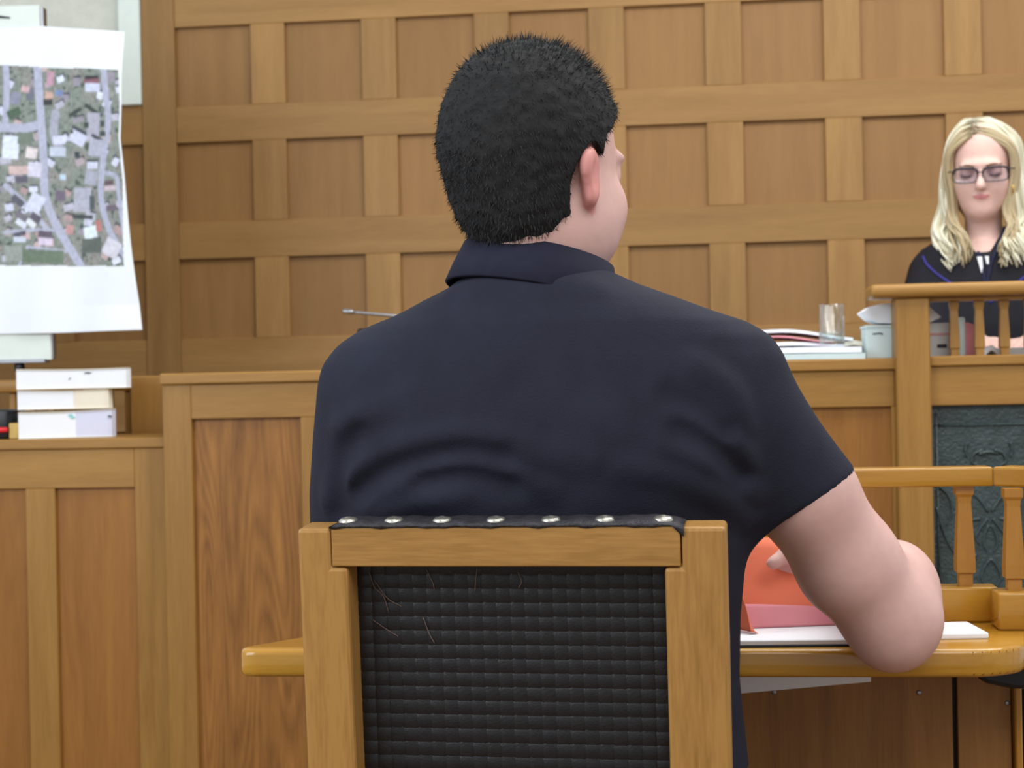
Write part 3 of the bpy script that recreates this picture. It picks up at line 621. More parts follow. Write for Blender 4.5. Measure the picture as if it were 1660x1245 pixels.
# ================================================================== WITNESS TABLE WITH GALLERY
wt = thing('witness_table', 'varnished pine table with a baluster gallery in front of the seated man', 'table', (0, 2.0, 0))
ZT = .76
def arc(cx, cy, r, a0, a1, n=7): return [(cx+r*math.cos(math.radians(a0+(a1-a0)*i/n)), cy+r*math.sin(math.radians(a0+(a1-a0)*i/n))) for i in range(n+1)]
out = [(-.5515, 1.872), (-.551, 1.860), (-.545, 1.849), (-.53, 1.845)] + arc(.325, 1.93, .085, -90, -38, 7) + [(.435, 1.958), (.50, 2.04), (.50, 2.115), (-.37, 2.115)]
tp = prism('table_top', out, ZT-.034, ZT, M['pine_x'], wt, .007, 3)
for p in tp.data.polygons: p.use_smooth = True
try: tp.data.set_sharp_from_angle(angle=math.radians(35))
except Exception: pass
box('gallery_base', -.05, .400, 2.045, 2.085, ZT, ZT+.045, M['pine_x'], wt, .003, 2)
box('gallery_base', .3855, .49, 1.978, 2.03, ZT, ZT+.047, M['pine_x'], wt, .003, 2)
box('gallery_rail', -.05, .396, 2.045, 2.087, .9355, .9605, M['pine_x'], wt, .003, 2)
orient_box('gallery_rail', (.3945, 2.0455, 0), (.72, -.694, 0), (.694, .72, 0), (0, 0, 1), (0, 0, .9355), (.16, .042, .9608), M['pine_x'], wt, .003, 2)
gp = [(.0085, 0), (.0085, .016), (.0118, .018), (.0118, .034), (.0098, .075), (.0082, .108), (.0088, .116), (.0112, .120), (.0112, .1305)]
first = lathe('baluster', gp, (.3612, 2.066, ZT+.045), M['pine_z'], wt, 4, False, True)
for dx, dy in [(.0495, -.060), (-.186, 0), (-.248, 0), (-.31, 0), (-.372, 0)]:
    o = first.copy(); COL.objects.link(o); o.parent = wt; o.location = first.location+Vector((dx, dy, 0))
box('front_board', -.36, .341, 2.06, 2.075, .12, ZT-.034, M['board'], wt, .001)
box('front_board', .3475, .415, 2.06, 2.075, .12, ZT-.034, M['board'], wt, .001)
box('backing_board', -.35, .415, 2.077, 2.09, .12, ZT-.034, M['black'], wt, 0)
box('leg', .417, .4262, 2.045, 2.10, 0, ZT-.034, M['pine_z'], wt, .002); box('leg', -.37, -.361, 2.045, 2.10, 0, ZT-.034, M['pine_z'], wt, .002)
box('plinth', -.36, .416, 2.06, 2.10, 0, .12, M['board'], wt, .001)
for x, z in [(.1118, .6664), (.2988, .666), (.4105, .6526)]:
    o = lathe('screw', [(.0036, 0), (.0036, .0012), (.002, .002)], (0, 0, 0), M['steel'], wt, 12)
    o.rotation_euler = (math.radians(90), 0, 0); o.location = Vector((x, 2.0595, z))-Vector(W[wt.name])
br = orient_box('corner_bracket', (0, 0, 0), (1, 0, 0), (0, 1, 0), (0, 0, 1), (0, 1.965, 0), (0, 2.03, 0), M['black'], wt, .006, 2, poly=[(.352, .7255), (.352, .708), (.366, .696), (.40, .689), (.48, .688), (.48, .7255)]); br['label'] = 'black rounded bracket'
setp(orient_box('under_shelf_card', (0, 0, 0), (1, 0, 0), (0, 1, 0), (0, 0, 1), (0, 2.048, 0), (0, 2.0598, 0), M['paper'], wt, .0005, 1, poly=[(-.02, .659), (.064, .6665), (.236, .6825), (.236, .7255), (-.02, .7255)]), 'pale grey card fixed under the table top', None)

# papers on the witness table
nb = thing('notebook', 'open white notebook with dark cover at the man\'s right arm', 'notebook', (.15, 1.93, ZT))
ca, sa = math.cos(.05), math.sin(.05)
orient_box('cover', (.135, 1.935, ZT), (ca, sa, 0), (-sa, ca, 0), (0, 0, 1), (-.085, -.075, 0), (.085, .075, .0025), M['black'], nb, .0005)
orient_box('page_block', (.135, 1.935, ZT), (ca, sa, 0), (-sa, ca, 0), (0, 0, 1), (-.083, -.074, .0025), (.083, .073, .0085), M['paper'], nb, .001)
setp(orient_box('notepad', (.29, 1.955, ZT), (.995, .1, 0), (-.1, .995, 0), (0, 0, 1), (-.068, -.045, 0), (.068, .045, .0075), M['paper'], None, .002, 2), 'white notepad on the table right of the bare elbow', 'notepad')
# salmon folder standing open on the notebook
fl = thing('folder', 'salmon red folder propped open between the man\'s body and arm', 'folder', (.14, 1.95, ZT+.0085))
zf = ZT+.0092
def leaf(name, a, b, h0, h1, lean, mt):
    a = np.array(a); b = np.array(b); n = 12; m = 8; V = []; F = []; dn = np.array((-(b-a)[1], (b-a)[0])); dn = dn/np.linalg.norm(dn)
    for l in (0, .0012):
        for i in range(n+1):
            for j in range(m+1):
                t = i/n; q = j/m; p = a+(b-a)*t+dn*(lean*q+.008*math.sin(t*3.1)*q+l); V.append((p[0], p[1], zf+(h0+(h1-h0)*t)*q))
    k_ = (n+1)*(m+1); g_ = lambda i, j, l: l*k_+i*(m+1)+j
    for i in range(n):
        for j in range(m): F += [(g_(i, j, 0), g_(i+1, j, 0), g_(i+1, j+1, 0), g_(i, j+1, 0)), (g_(i, j+1, 1), g_(i+1, j+1, 1), g_(i+1, j, 1), g_(i, j, 1))]
    for i in range(n): F += [(g_(i+1, 0, 0), g_(i, 0, 0), g_(i, 0, 1), g_(i+1, 0, 1)), (g_(i, m, 0), g_(i+1, m, 0), g_(i+1, m, 1), g_(i, m, 1))]
    for j in range(m): F += [(g_(0, j, 0), g_(0, j+1, 0), g_(0, j+1, 1), g_(0, j, 1)), (g_(n, j+1, 0), g_(n, j, 0), g_(n, j, 1), g_(n, j+1, 1))]
    return mesh(name, V, F, M[mt], fl, True)
leaf('flap', (.055, 1.945), (.215, 1.985), .112, .10, .03, 'paper_red')
leaf('flap', (.055, 1.945), (.085, 1.905), .085, .004, -.012, 'paper_red')
leaf('inner_sheet', (.058, 1.940), (.20, 1.972), .03, .02, .008, 'paper_pink')

# ================================================================== CHAIR
TH = .17; AL = math.radians(4.3)
cC = c2r(at(829, 856, 1.52)); th = TH-PSI
cu = np.array((math.cos(th), -math.sin(th), 0)); n0 = np.array((-math.sin(th), -math.cos(th), 0)); zz = np.array((0, 0, 1.0))
cv = math.cos(AL)*zz+math.sin(AL)*n0; cn = math.cos(AL)*n0-math.sin(AL)*zz          # cn points back towards us
base = cC+cv*(-.93); base[2] = 0
ch = thing('armchair', 'oak chair with woven black leather back and nailed top edge', 'chair', tuple(base-n0*.22))
A0, A1 = -.2199, .2097; P0a, P0b = A0, A0+.0515; P1a, P1b = A1-.0600, A1
fr = (cC, cu, -cn, cv)
RT, RB = .000, -.0385; NL, NR = A0+.035, A1-.0435
LOW = -.50
orient_box('back_post', *fr, (0, 0, 0), (0, .044, 0), M['chair_z'], ch, .004, 2, poly=[(P0a, LOW), (P0b, LOW), (P0b, RB-.001), (NL, RB-.001), (NL, RT), (P0a, RT)])
orient_box('back_post', *fr, (0, 0, 0), (0, .044, 0), M['chair_z'], ch, .004, 2, poly=[(P1a, LOW), (P1b, LOW), (P1b, RT), (NR, RT), (NR, RB-.001), (P1a, RB-.001)])
orient_box('top_rail', *fr, (NL+.0006, -.0005, RB), (NR-.0006, .042, RT+.001), M['chair_x'], ch, .0015, 2)
orient_box('lower_rail', *fr, (P0b, .004, -.49), (P1a, .04, -.43), M['chair_x'], ch, .002)
# leather wrapped over the rail: wavy thin strap
nL = 60; V = []; F = []
for i in range(nL+1):
    t = i/nL; x = NL-.001+(NR-NL+.004)*t; e = min(t, 1-t)*nL
    h = .0062+.0005*math.sin(t*37)+.0004*math.sin(t*91); h *= min(1, .25+e*.3); dn_ = .0002+.0009*math.sin(t*43+1)+.0005*math.sin(t*97)
    dr = .010*max(0, 1-e/2.0) if t > .5 else 0
    for y, z in [(-.0012, .001-dn_-dr), (-.0022, .0022-dr*.5), (-.002, h*.62), (.004, h), (.04, h), (.045, h*.6), (.045, .0), (.0015, .0012)]:
        V.append(cC+cu*x-cn*y+cv*z)
for i in range(nL):
    for j in range(8): F.append((i*8+j, (i+1)*8+j, (i+1)*8+(j+1) % 8, i*8+(j+1) % 8))
F += [tuple(reversed(range(8))), tuple(nL*8+j for j in range(8))]
F = [f[::-1] for f in F]
mesh('leather_edge', V, F, M['leather_worn'], ch, True)
def dome(c, ax, r, h, nm, mt, par):
    ax = np.asarray(ax); t = np.cross(ax, (1, 0, 0)); t /= np.linalg.norm(t); b_ = np.cross(ax, t); V = []; F = []; n = 16
    prof = [(1.0, -.2), (1.0, 0), (.93, .35), (.78, .62), (.6, .74), (.5, .72), (.42, .8), (.2, .97), (.02, 1.0)]
    for q, z in prof:
        for j in range(n):
            a = 2*math.pi*j/n; rr = q*r*(1+.03*math.cos(6*a)); V.append(np.asarray(c)+t*rr*math.cos(a)+b_*rr*math.sin(a)+ax*h*z)
    for i in range(len(prof)-1):
        for j in range(n): F.append((i*n+j, i*n+(j+1) % n, (i+1)*n+(j+1) % n, (i+1)*n+j))
    F.append(tuple((len(prof)-1)*n+j for j in range(n)))
    return mesh(nm, V, F, M[mt], par, True)
for pxx in (565, 639, 717, 804, 893, 980, 1075):
    r_ = ray(pxx, 838); r_ = c2r(r_); # meet the vertical plane through the middle of the rail top
    o_ = cC-cn*.012; t_ = (np.dot(o_-np.array((0, 0, EYE)), cn))/np.dot(r_, cn); p = np.array((0, 0, EYE))+r_*t_
    a_ = np.dot(p-cC, cu); dome(cC+cu*a_-cn*.0115+cv*.0060, cv, .0100, .0046, 'nail', 'nail', ch)
# woven straps
pitch = .01455; u0 = P0b+.0002; u1 = P1a-.0002; v1 = RB; v0 = -.445; nrec = .033
nuw = int(round((u1-u0)/pitch)); nvw = int(round((v1-v0)/pitch)); pu = (u1-u0)/nuw; pv = (v1-v0)/nvw
def strap(horizontal, k):
    n = nuw if horizontal else nvw; ns = n*4; V = []; F = []; hw = (pv if horizontal else pu)*.485
    for i in range(ns+1):
        s = i/4.0; ph = math.cos(math.pi*(s-.5))*(1 if (k % 2 == 0) == horizontal else -1)
        ph = max(-1, min(1, ph*1.5)); off = nrec-.0008*ph
        for e, dz in ((-1, .0008), (-.75, 0), (.75, 0), (1, .0008)):
            if horizontal: a, b_ = u0+s*pu, v0+(k+.5)*pv+e*hw
            else: a, b_ = u0+(k+.5)*pu+e*hw, v0+s*pv
            V.append(cC+cu*a+cv*b_-cn*(off+dz))
    for i in range(ns):
        for j in range(3):
            q = (i*4+j, i*4+j+1, (i+1)*4+j+1, (i+1)*4+j); F.append(q if not horizontal else q[::-1])
    return mesh('strap', V, F, M['leather'], ch, True)
for k in range(nvw): strap(True, k)
for k in range(nuw): strap(False, k)
orient_box('back_lining', *fr, (u0, .038, v0), (u1, .042, v1), M['leather'], ch, 0)
for pts in [[(-.155, -.05), (-.150, -.066), (-.141, -.075), (-.136, -.092)], [(-.153, -.10), (-.140, -.109), (-.127, -.117)], [(-.15, -.058), (-.137, -.077), (-.122, -.086)], [(-.100, -.097), (-.095, -.112), (-.089, -.124)], [(-.095, -.047), (-.089, -.06), (-.087, -.069)], [(-.042, -.045), (-.044, -.06), (-.045, -.07)], [(-.0, -.05), (.003, -.06), (.0, -.066)]]:
    tube('frayed_thread', spline([cC+cu*a+cv*b_-cn*.0312 for a, b_ in pts], 10), .0004, M['thread'], ch, 5)
# seat and legs
fw = -n0
sb = lambda a, f, z: base+cu*a+fw*f+zz*z
orient_box('seat', base, cu, fw, zz, (A0+.01, .02, .43), (A1-.01, .42, .475), M['leather'], ch, .012, 3)
orient_box('seat_frame', base, cu, fw, zz, (A0+.004, .012, .37), (A1-.004, .415, .432), M['chair_x'], ch, .003)
for a in (A0, A1-.052):
    orient_box('leg', base, cu, fw, zz, (a, -.012, 0), (a+.052, .032, .46), M['chair_z'], ch, .003); orient_box('leg', base, cu, fw, zz, (a, .38, 0), (a+.052, .424, .37), M['chair_z'], ch, .003)

# ================================================================== SEATED MAN
L3s = lambda r, g, b: np.array(srgb(r, g, b)[:3])
def rowpx(y, xl, xr, d, t):
    a, b = at(xl, y, d), at(xr, y, d); c = (a+b)/2; return (c[2], c[0], d, (b[0]-a[0])/2, t)
man = thing('person', 'seated man in dark polo shirt seen from behind, right elbow over the table', 'person', tuple(c2r(np.array((.02, 1.72, 0)))))
def cmesh(name, fld, mt, par, it=2, colf=None):
    V, F = fld.mesh(); V = relax(V, F, it)
    col = colf(V) if colf else None
    return mesh(name, c2r(V), F, M[mt], par, True, col=col)
shR, shL = at(1184, 634, 1.685), at(620, 640, 1.685)
hem = at(1303, 800, 1.715); elb = at(1447, 1004, 1.765); wri = at(1392, 930, 1.975)
elL = at(580, 905, 1.80); wrL = at(720, 985, 1.965)
torso = [rowpx(425, 770, 950, 1.665, .060), rowpx(446, 752, 995, 1.665, .066), rowpx(465, 726, 1036, 1.665, .074), rowpx(485, 686, 1090, 1.665, .083), rowpx(505, 650, 1142, 1.667, .091), rowpx(526, 612, 1192, 1.67, .099),
         rowpx(552, 577, 1226, 1.675, .106), rowpx(585, 552, 1236, 1.68, .112), rowpx(625, 545, 1230, 1.685, .117), rowpx(700, 541, 1224, 1.69, .121), rowpx(800, 541, 1222, 1.70, .121), rowpx(900, 548, 1208, 1.712, .120),
         rowpx(1000, 550, 1199, 1.72, .120), rowpx(1100, 548, 1197, 1.725, .122), rowpx(1245, 540, 1212, 1.735, .128)]
zlo = torso[-1][0]
# ---- head frame
YAW = math.radians(42); PIT = math.radians(8)
hf = np.array((math.sin(YAW)*math.cos(PIT), math.cos(YAW)*math.cos(PIT), -math.sin(PIT))); hr = np.array((math.cos(YAW), -math.sin(YAW), 0.0)); hu = np.cross(hr, hf)
HB = (hr, hf, hu); hc = at(872, 268, 1.668)
H = lambda r, f, u_: hc+hr*r+hf*f+hu*u_
# ---- skin: one continuous body
sk = Field((-.30, 1.48, zlo-.02), (.56, 2.16, 1.46), .0042)
sk.loft([(r[0], r[1], r[2], max(.03, r[3]-.02), max(.03, r[4]-.018)) for r in torso], k=.0)
sk.cone(at(866, 500, 1.685), H(.0, -.008, -.07), .064, .060, .03)
sk.ell(H(0, -.004, .018), (.0755, .097, .098), HB, .02); sk.ell(H(0, .034, -.045), (.064, .062, .082), HB, .025); sk.ell(H(0, .066, -.105), (.034, .032, .027), HB, .025)
for s_i in (-1, 1):
    sk.ell(H(s_i*.047, .03, -.062), (.026, .05, .045), HB, .025)                     # jaw and cheek
    sk.ell(H(s_i*.034, .068, -.035), (.028, .03, .03), HB, .02)
    sk.ell(H(s_i*.033, .098, .004), (.015, .012, .010), HB, .01, 'cut'); sk.ell(H(s_i*.033, .082, .003), (.0135, .0135, .0135), HB, .004)
    e0 = H(s_i*.081, -.008, -.022)
    EB = (hr*.93+hf*s_i*.36, hf*.93-hr*s_i*.36, hu); sk.ell(e0+hu*.009-hf*.002, (.009, .0205, .0215), EB, .006); sk.ell(e0-hu*.016+hf*.004, (.008, .013, .017), EB, .010); sk.ell(H(s_i*.091, -.004, -.020), (.006, .011, .020), HB, .004, 'cut')
sk.cone(H(0, .093, .004), H(0, .122, -.036), .010, .0135, .012); sk.ell(H(0, .104, -.042), (.018, .012, .009), HB, .008)
sk.ell(H(0, .096, -.068), (.022, .010, .006), HB, .006); sk.ell(H(0, .094, -.078), (.019, .010, .006), HB, .006); sk.ell(H(0, .085, .024), (.05, .016, .010), HB, .015)
# arms
sk.chain([shR, hem, at(1376, 915, 1.745), elb], [.052, .0555, .0560, .049], .02)
sk.chain([elb, at(1444, 958, 1.83), at(1424, 935, 1.90), wri], [.048, .047, .042, .029], .035)
sk.ell(at(1458, 945, 1.80), (.034, .045, .044), None, .03); sk.ell(at(1446, 1040, 1.758), (.024, .024, .022), None, .03)
sk.chain([shL, at(590, 780, 1.735), elL, at(640, 955, 1.90), wrL], [.052, .048, .045, .043, .028], .025)
def hand(W0, direc, palm_n, side, curl, spread=.0):
    d = np.asarray(direc, float); d /= np.linalg.norm(d); n = np.asarray(palm_n, float); n -= d*n.dot(d); n /= np.linalg.norm(n); s = np.cross(d, n)*side
    K = W0+d*.085
    for q in (-.028, -.010, .010, .027): sk.cone(W0+d*.012+s*q*.6, K+s*q, .015, .012, .012)
    tips = []
    for q, ln in ((-.030, .062), (-.0105, .078), (.0105, .083), (.030, .074)):
        p = K+s*q; R = [.0098, .0092, .0085, .0075]; P = [p]; dd = d.copy(); a = 0
        for j, fr_ in enumerate((.42, .33, .25)):
            a += curl*(.75, 1.0, .8)[j]; v_ = d*math.cos(a)+n*math.sin(a); P.append(P[-1]+v_*ln*fr_)
        sk.chain(P, R, .003); tips.append(P[-1])
    t0 = W0+d*.03+s*.024; t1 = t0+(s*.75+d*.55+n*.3)*.038; t2 = t1+(s*.25+d*.9+n*.45)*.030; t3 = t2+(d*.9+n*.5-s*.1)*.022
    sk.chain([t0, t1, t2, t3], [.014, .012, .0105, .0085], .006)
hand(wri+np.array((-.012, .002, 0)), at(1225, 955, 1.985)-wri, (0, -.9, -.45), 1, .28)
hand(wrL+np.array((.01, .0, 0)), at(860, 1000, 1.995)-wrL, (0, -.15, -1), 1, .22)
def mancol(V):
    c = np.tile(L3s(214, 174, 166), (len(V), 1))
    q = V-hc; r, f, u_ = q@hr, q@hf, q@hu
    ear = (np.abs(r) > .074) & (f < .010) & (f > -.04) & (np.abs(u_+.024) < .040); c[ear] = L3s(212, 146, 140)
    lip = (f > .095) & (np.abs(r) < .022) & (u_ < -.062) & (u_ > -.086); c[lip] = L3s(190, 112, 110)
    return c
skin = cmesh('body', sk, 'skin', man, 2, mancol)
# ---- polo shirt
sh = Field((-.33, 1.50, zlo-.02), (.46, 1.90, 1.24), .0046)
sh.loft(torso, k=.0, p=2.3)
sh.ell(at(760, 690, 1.650), (.11, .075, .10), None, .05); sh.ell(at(1010, 690, 1.645), (.12, .075, .10), None, .05)       # shoulder blades
ax_ = hem-shR; axn = ax_/np.linalg.norm(ax_)
arm = sh.like()
arm.cone(shR, hem+axn*.05, .056, .0635, 0); hemn = np.array((.42, .05, -.90)); arm.plane(at(1303, 803, 1.715), hemn)
def comb(A, B, k): h = np.maximum(k-np.abs(A-B), 0)/k; return np.minimum(A, B)-h*h*k*.25
sh.D = comb(sh.D, arm.D, .05)
arm = sh.like()
slL = at(596, 800, 1.735); arm.chain([shL, at(609, 720, 1.70), slL, elL], [.056, .056, .056, .054], 0); arm.plane(at(552, 850, 1.77), slL-shL)
sh.D = comb(sh.D, arm.D, .05)
# crease between torso and sleeves
def onto(pts, n=26, d0=1.4, d1=1.95):
    P = spline([(x, y, 0) for x, y in pts], n); return np.array([sh.hit(p[0], p[1], d0, d1) for p in P])
folds = [([(545, 812), (562, 778), (616, 746), (673, 726), (739, 714), (800, 719), (870, 734), (960, 742)], .010, 1), ([(600, 812), (646, 785), (716, 757), (770, 752), (828, 764), (890, 786)], .009, 1), ([(630, 822), (685, 804), (740, 800)], .007, 1),
         ([(560, 690), (590, 672), (630, 658)], .006, 1), ([(1120, 596), (1165, 622), (1190, 652), (1200, 690)], .008, 1), ([(1100, 648), (1150, 682), (1185, 715), (1205, 752)], .009, 1), ([(1075, 722), (1130, 742), (1175, 766), (1214, 800)], .009, 1), ([(1010, 755), (1090, 768), (1160, 800), (1205, 835)], .008, 1),
         ([(740, 480), (800, 466), (880, 462), (960, 470)], .006, 1)]
cuts = [([(546, 830), (546, 780), (556, 738), (580, 706)], .006), ([(575, 802), (620, 768), (680, 745), (750, 733), (820, 742)], .007), ([(1105, 700), (1160, 728), (1205, 775)], .006), ([(1090, 640), (1140, 665), (1180, 700)], .006), ([(680, 782), (760, 772), (830, 790)], .006)]
ad = [(onto(p), r) for p, r, _ in folds]; sb_ = [(onto(p), r) for p, r in cuts]
fa_ = sh.like(); fb_ = sh.like()
for P, r in ad:
    for i in range(len(P)-1):
        e = math.sin(math.pi*(i+.5)/(len(P)-1))**.6; q = P[i]+np.array((0, r*1.05, 0)); q2 = P[i+1]+np.array((0, r*1.05, 0)); fa_.cone(q+np.array((0, r*(1-e)*.7, 0)), q2+np.array((0, r*(1-e)*.7, 0)), r, r, 0)
for P, r in sb_:
    for i in range(len(P)-1): q = P[i]-np.array((0, r*1.05, 0)); q2 = P[i+1]-np.array((0, r*1.05, 0)); fb_.cone(q, q2, r, r, 0)
sh.D = comb(sh.D, fa_.D, .022); sh.D = -comb(-sh.D, fb_.D, .020)
shirt = cmesh('polo_shirt', sh, 'shirt', man, 2)
# sleeve hem band
def ring(c, n, r, w_, th_, nm, par, mt, seg=40, ey=1.0):
    n = n/np.linalg.norm(n); a = np.cross(n, (0, 1, 0)); a /= np.linalg.norm(a); b_ = np.cross(n, a); V = []; F = []
    for j in range(seg):
        t = 2*math.pi*j/seg; rad = a*math.cos(t)+b_*math.sin(t)*ey
        for dr, dz in ((0, 0), (th_, 0), (th_, w_), (0, w_)): V.append(c+rad*(r+dr)+n*dz)
    for j in range(seg):
        for q in range(4): F.append((j*4+q, ((j+1) % seg)*4+q, ((j+1) % seg)*4+(q+1) % 4, j*4+(q+1) % 4))
    return mesh(nm, c2r(np.array(V)), F, M[mt], par, True)
# collar: a folded band round the neck
nc = at(866, 458, 1.672); up = np.array((.20, .14, 1.0)); up /= np.linalg.norm(up)
ca1 = np.array((1, 0, -.2)); ca1 -= up*ca1.dot(up); ca1 /= np.linalg.norm(ca1); cb1 = np.cross(up, ca1); V = []; F = []; seg = 56
for j in range(seg):
    t = 2*math.pi*j/seg+math.pi/2+.05; opn = min(j, seg-1-j)/seg; drop = .02*max(0, 1-opn*9)
    for r, z in ((.0735, .020), (.0755, .030), (.0785, .029), (.085, .006), (.090, -.016), (.087, -.018), (.080, .002), (.0725, .010)):
        V.append(nc+ca1*math.cos(t)*r*1.06+cb1*math.sin(t)*r*.98+up*(z-drop*1.2))
for j in range(seg-1):
    for q in range(8): F.append((j*8+q, j*8+(q+1) % 8, (j+1)*8+(q+1) % 8, (j+1)*8+q))
F += [tuple(range(8)), tuple((seg-1)*8+q for q in reversed(range(8)))]
mesh('collar', c2r(np.array(V)), [f[::-1] for f in F], M['collar'], shirt, True)
# ---- hair: cap with short strands
hs = Field(hc-.17, hc+.17, .0035)
hs.ell(H(0, -.013, .020), (.087, .116, .110), HB, 0); hs.ell(H(0, -.034, -.055), (.060, .050, .050), HB, .03)
X = hs.ax[0][:, None, None]-hc[0]; Y = hs.ax[1][None, :, None]-hc[1]; Z = hs.ax[2][None, None, :]-hc[2]
lr, lf, lu = (X*B[0]+Y*B[1]+Z*B[2] for B in HB)
cut = np.maximum(lf-(.074-.25*np.abs(lr))*np.clip((lu-.02)/.05, 0, 1)-(-.002+.012*np.clip((lu+.03)/.03, 0, 1))*(1-np.clip((lu-.02)/.05, 0, 1)), -(lu+.028+.072*np.clip((.012-lf)/.05, 0, 1)))
earhole = np.sqrt(((lf+.006)/.023)**2+((lu+.024)/.038)**2)*.02-.02; earcut = np.where(np.abs(lr) > .06, -earhole, -1.0)
nz = (.0022*np.sin(lr*190+3*np.sin(lu*90))*np.sin(lf*170+2*np.sin(lr*120))*np.sin(lu*160)).astype(np.float32)
hs.D = np.maximum(np.maximum(hs.D+nz, cut*.8), earcut).astype(np.float32)
def haircol(V):
    q = V-hc; g = .85+.25*rng.random(len(V)); return np.outer(g, L3s(42, 42, 43))
hv, hF = hs.mesh(); hv = relax(hv, hF, 1)
fn = np.cross(hv[hF[:, 1]]-hv[hF[:, 0]], hv[hF[:, 2]]-hv[hF[:, 0]]); fn /= np.linalg.norm(fn, axis=1)[:, None]+1e-9; fc_ = hv[hF].mean(1)
VV = [hv]; FF = [list(map(int, f)) for f in hF]; CC = [haircol(hv)]; nb_ = len(hv)
for i in rng.choice(len(hF), 16000):
    p = fc_[i]; n = fn[i]; q = p-hc; l_u = q@hu; l_f = q@hf
    if fn[i]@(q) < 0: continue
    top = np.clip((l_u-.05)/.06, 0, 1); ln = .005+.006*top*rng.random()+.003*rng.random()+(.006*rng.random() if (l_u > .09 and l_f > -.02) else 0)
    tan = (hf*.5*top-hu*(1-top)*.9)+rng.normal(0, .35, 3); d = n*(.15+.3*top)+tan*.6; d /= np.linalg.norm(d)
    w_ = np.cross(d, n); w_ /= np.linalg.norm(w_)+1e-9; w_ *= .0007
    VV.append(np.array([p-n*.002-w_, p-n*.002+w_, p+d*ln])); FF.append([nb_, nb_+1, nb_+2]); CC.append(np.tile(L3s(48, 49, 50)*(.5+1.0*rng.random()), (3, 1))); nb_ += 3
mesh('hair', c2r(np.concatenate(VV)), FF, M['hair_dark'], man, False, col=np.concatenate(CC))
# ---- trousers and shoes
hipc = np.array((torso[-1][1], torso[-1][2], 0)); tr = Field((-.26, 1.52, .04), (.33, 2.32, zlo+.06), .0075)
tr.loft([(zlo+.05, hipc[0], 1.735, .200, .112), (zlo, hipc[0]+.004, 1.738, .226, .128), (.56, hipc[0]+.008, 1.745, .232, .13), (.485, hipc[0], 1.75, .21, .125)], 0)
for s_i in (-1, 1):
    hp_ = np.array((hipc[0]+s_i*.10, 1.76, .56)); kn = np.array((hipc[0]+s_i*.13, 2.0, .545)); an = np.array((hipc[0]+s_i*.12, 1.98, .10))
    tr.chain([hp_, kn], [.088, .066], .03); tr.chain([kn, an], [.064, .05], .02)
cmesh('trousers', tr, 'trouser', man, 2)
for s_i in (-1, 1):
    sf = Field((hipc[0]+s_i*.12-.08, 1.88, -.01), (hipc[0]+s_i*.12+.08, 2.26, .14), .006); c_ = np.array((hipc[0]+s_i*.12, 0, 0))
    sf.chain([c_+np.array((0, 1.97, .055)), c_+np.array((0, 2.08, .045)), c_+np.array((s_i*.012, 2.17, .038))], [.045, .042, .036], .02); sf.D = np.maximum(sf.D, (.004-sf.ax[2])[None, None, :])
    cmesh('shoe', sf, 'shoe', man, 1)

# ================================================================== JUDGE
wc = at(1592, 276, 3.745)
jdg = thing('person', 'blonde woman in black robe with violet trim looking down behind the bench', 'person', tuple(c2r(np.array((wc[0], wc[1], 0)))))
fa = math.radians(-2.5); base_f = np.array((-wc[0], -wc[1], 0)); base_f /= np.linalg.norm(base_f)
f0 = np.array((base_f[0]*math.cos(fa)-base_f[1]*math.sin(fa), base_f[0]*math.sin(fa)+base_f[1]*math.cos(fa), 0)); r0 = np.array((-f0[1], f0[0], 0.0))   # r0: towards the viewer's right
pp = math.radians(11); wf = f0*math.cos(pp)-np.array((0, 0, 1))*math.sin(pp); wu = np.array((0, 0, 1))*math.cos(pp)+f0*math.sin(pp); WB = (r0, wf, wu)
J = lambda a, b, c: wc+r0*a+wf*b+wu*c
B0 = lambda a, b, z: np.array((wc[0], wc[1], 0))+r0*a+f0*b+np.array((0, 0, z))
jk = Field(B0(0, 0, 0)[:2].tolist()+[.95] if False else [wc[0]-.30, wc[1]-.46, .98], [wc[0]+.30, wc[1]+.16, 1.72], .0032)
jk.ell(J(0, -.012, .034), (.073, .092, .090), WB, .02); jk.ell(J(0, .030, -.035), (.0560, .056, .082), WB, .025); jk.ell(J(0, .052, -.090), (.026, .029, .023), WB, .025)
for s_i in (-1, 1):
    jk.ell(J(s_i*.034, .050, -.030), (.024, .029, .026), WB, .02); jk.ell(J(s_i*.036, .020, -.060), (.012, .040, .026), WB, .025)
    jk.ell(J(s_i*.0325, .090, -.001), (.0165, .011, .0095), WB, .008, 'cut'); jk.ell(J(s_i*.0325, .0715, -.002), (.0140, .0140, .0130), WB, .003)
    jk.ell(J(s_i*.076, -.010, -.014), (.007, .016, .026), WB, .005)
jk.cone(J(0, .083, .004), J(0, .104, -.029), .0080, .0105, .010); jk.ell(J(0, .094, -.0335), (.0140, .009, .0070), WB, .006)
jk.ell(J(0, .0810, -.0525), (.018, .0075, .0040), WB, .006); jk.ell(J(0, .0800, -.0595), (.015, .008, .0050), WB, .006); jk.ell(J(0, .076, .020), (.048, .014, .009), WB, .014)
jk.cone(J(0, -.012, -.07), B0(0, -.028, 1.37), .042, .047, .03)
rows = [(1.40, .075, .055), (1.375, .115, .068), (1.35, .138, .078), (1.30, .150, .086), (1.20, .155, .093), (1.0, .155, .093)]
jk.loft([(z, *B0(0, -.03, 0)[:2], a, b) for z, a, b in rows], .03, 2.2, math.atan2(r0[1], r0[0]))
shw = {s_i: B0(s_i*.128, -.03, 1.325) for s_i in (-1, 1)}
ell_ = {-1: B0(-.175, .06, 1.10), 1: B0(.175, .06, 1.10)}; wrw = {-1: at(1585, 556, 3.55), 1: at(1672, 556, 3.50)}
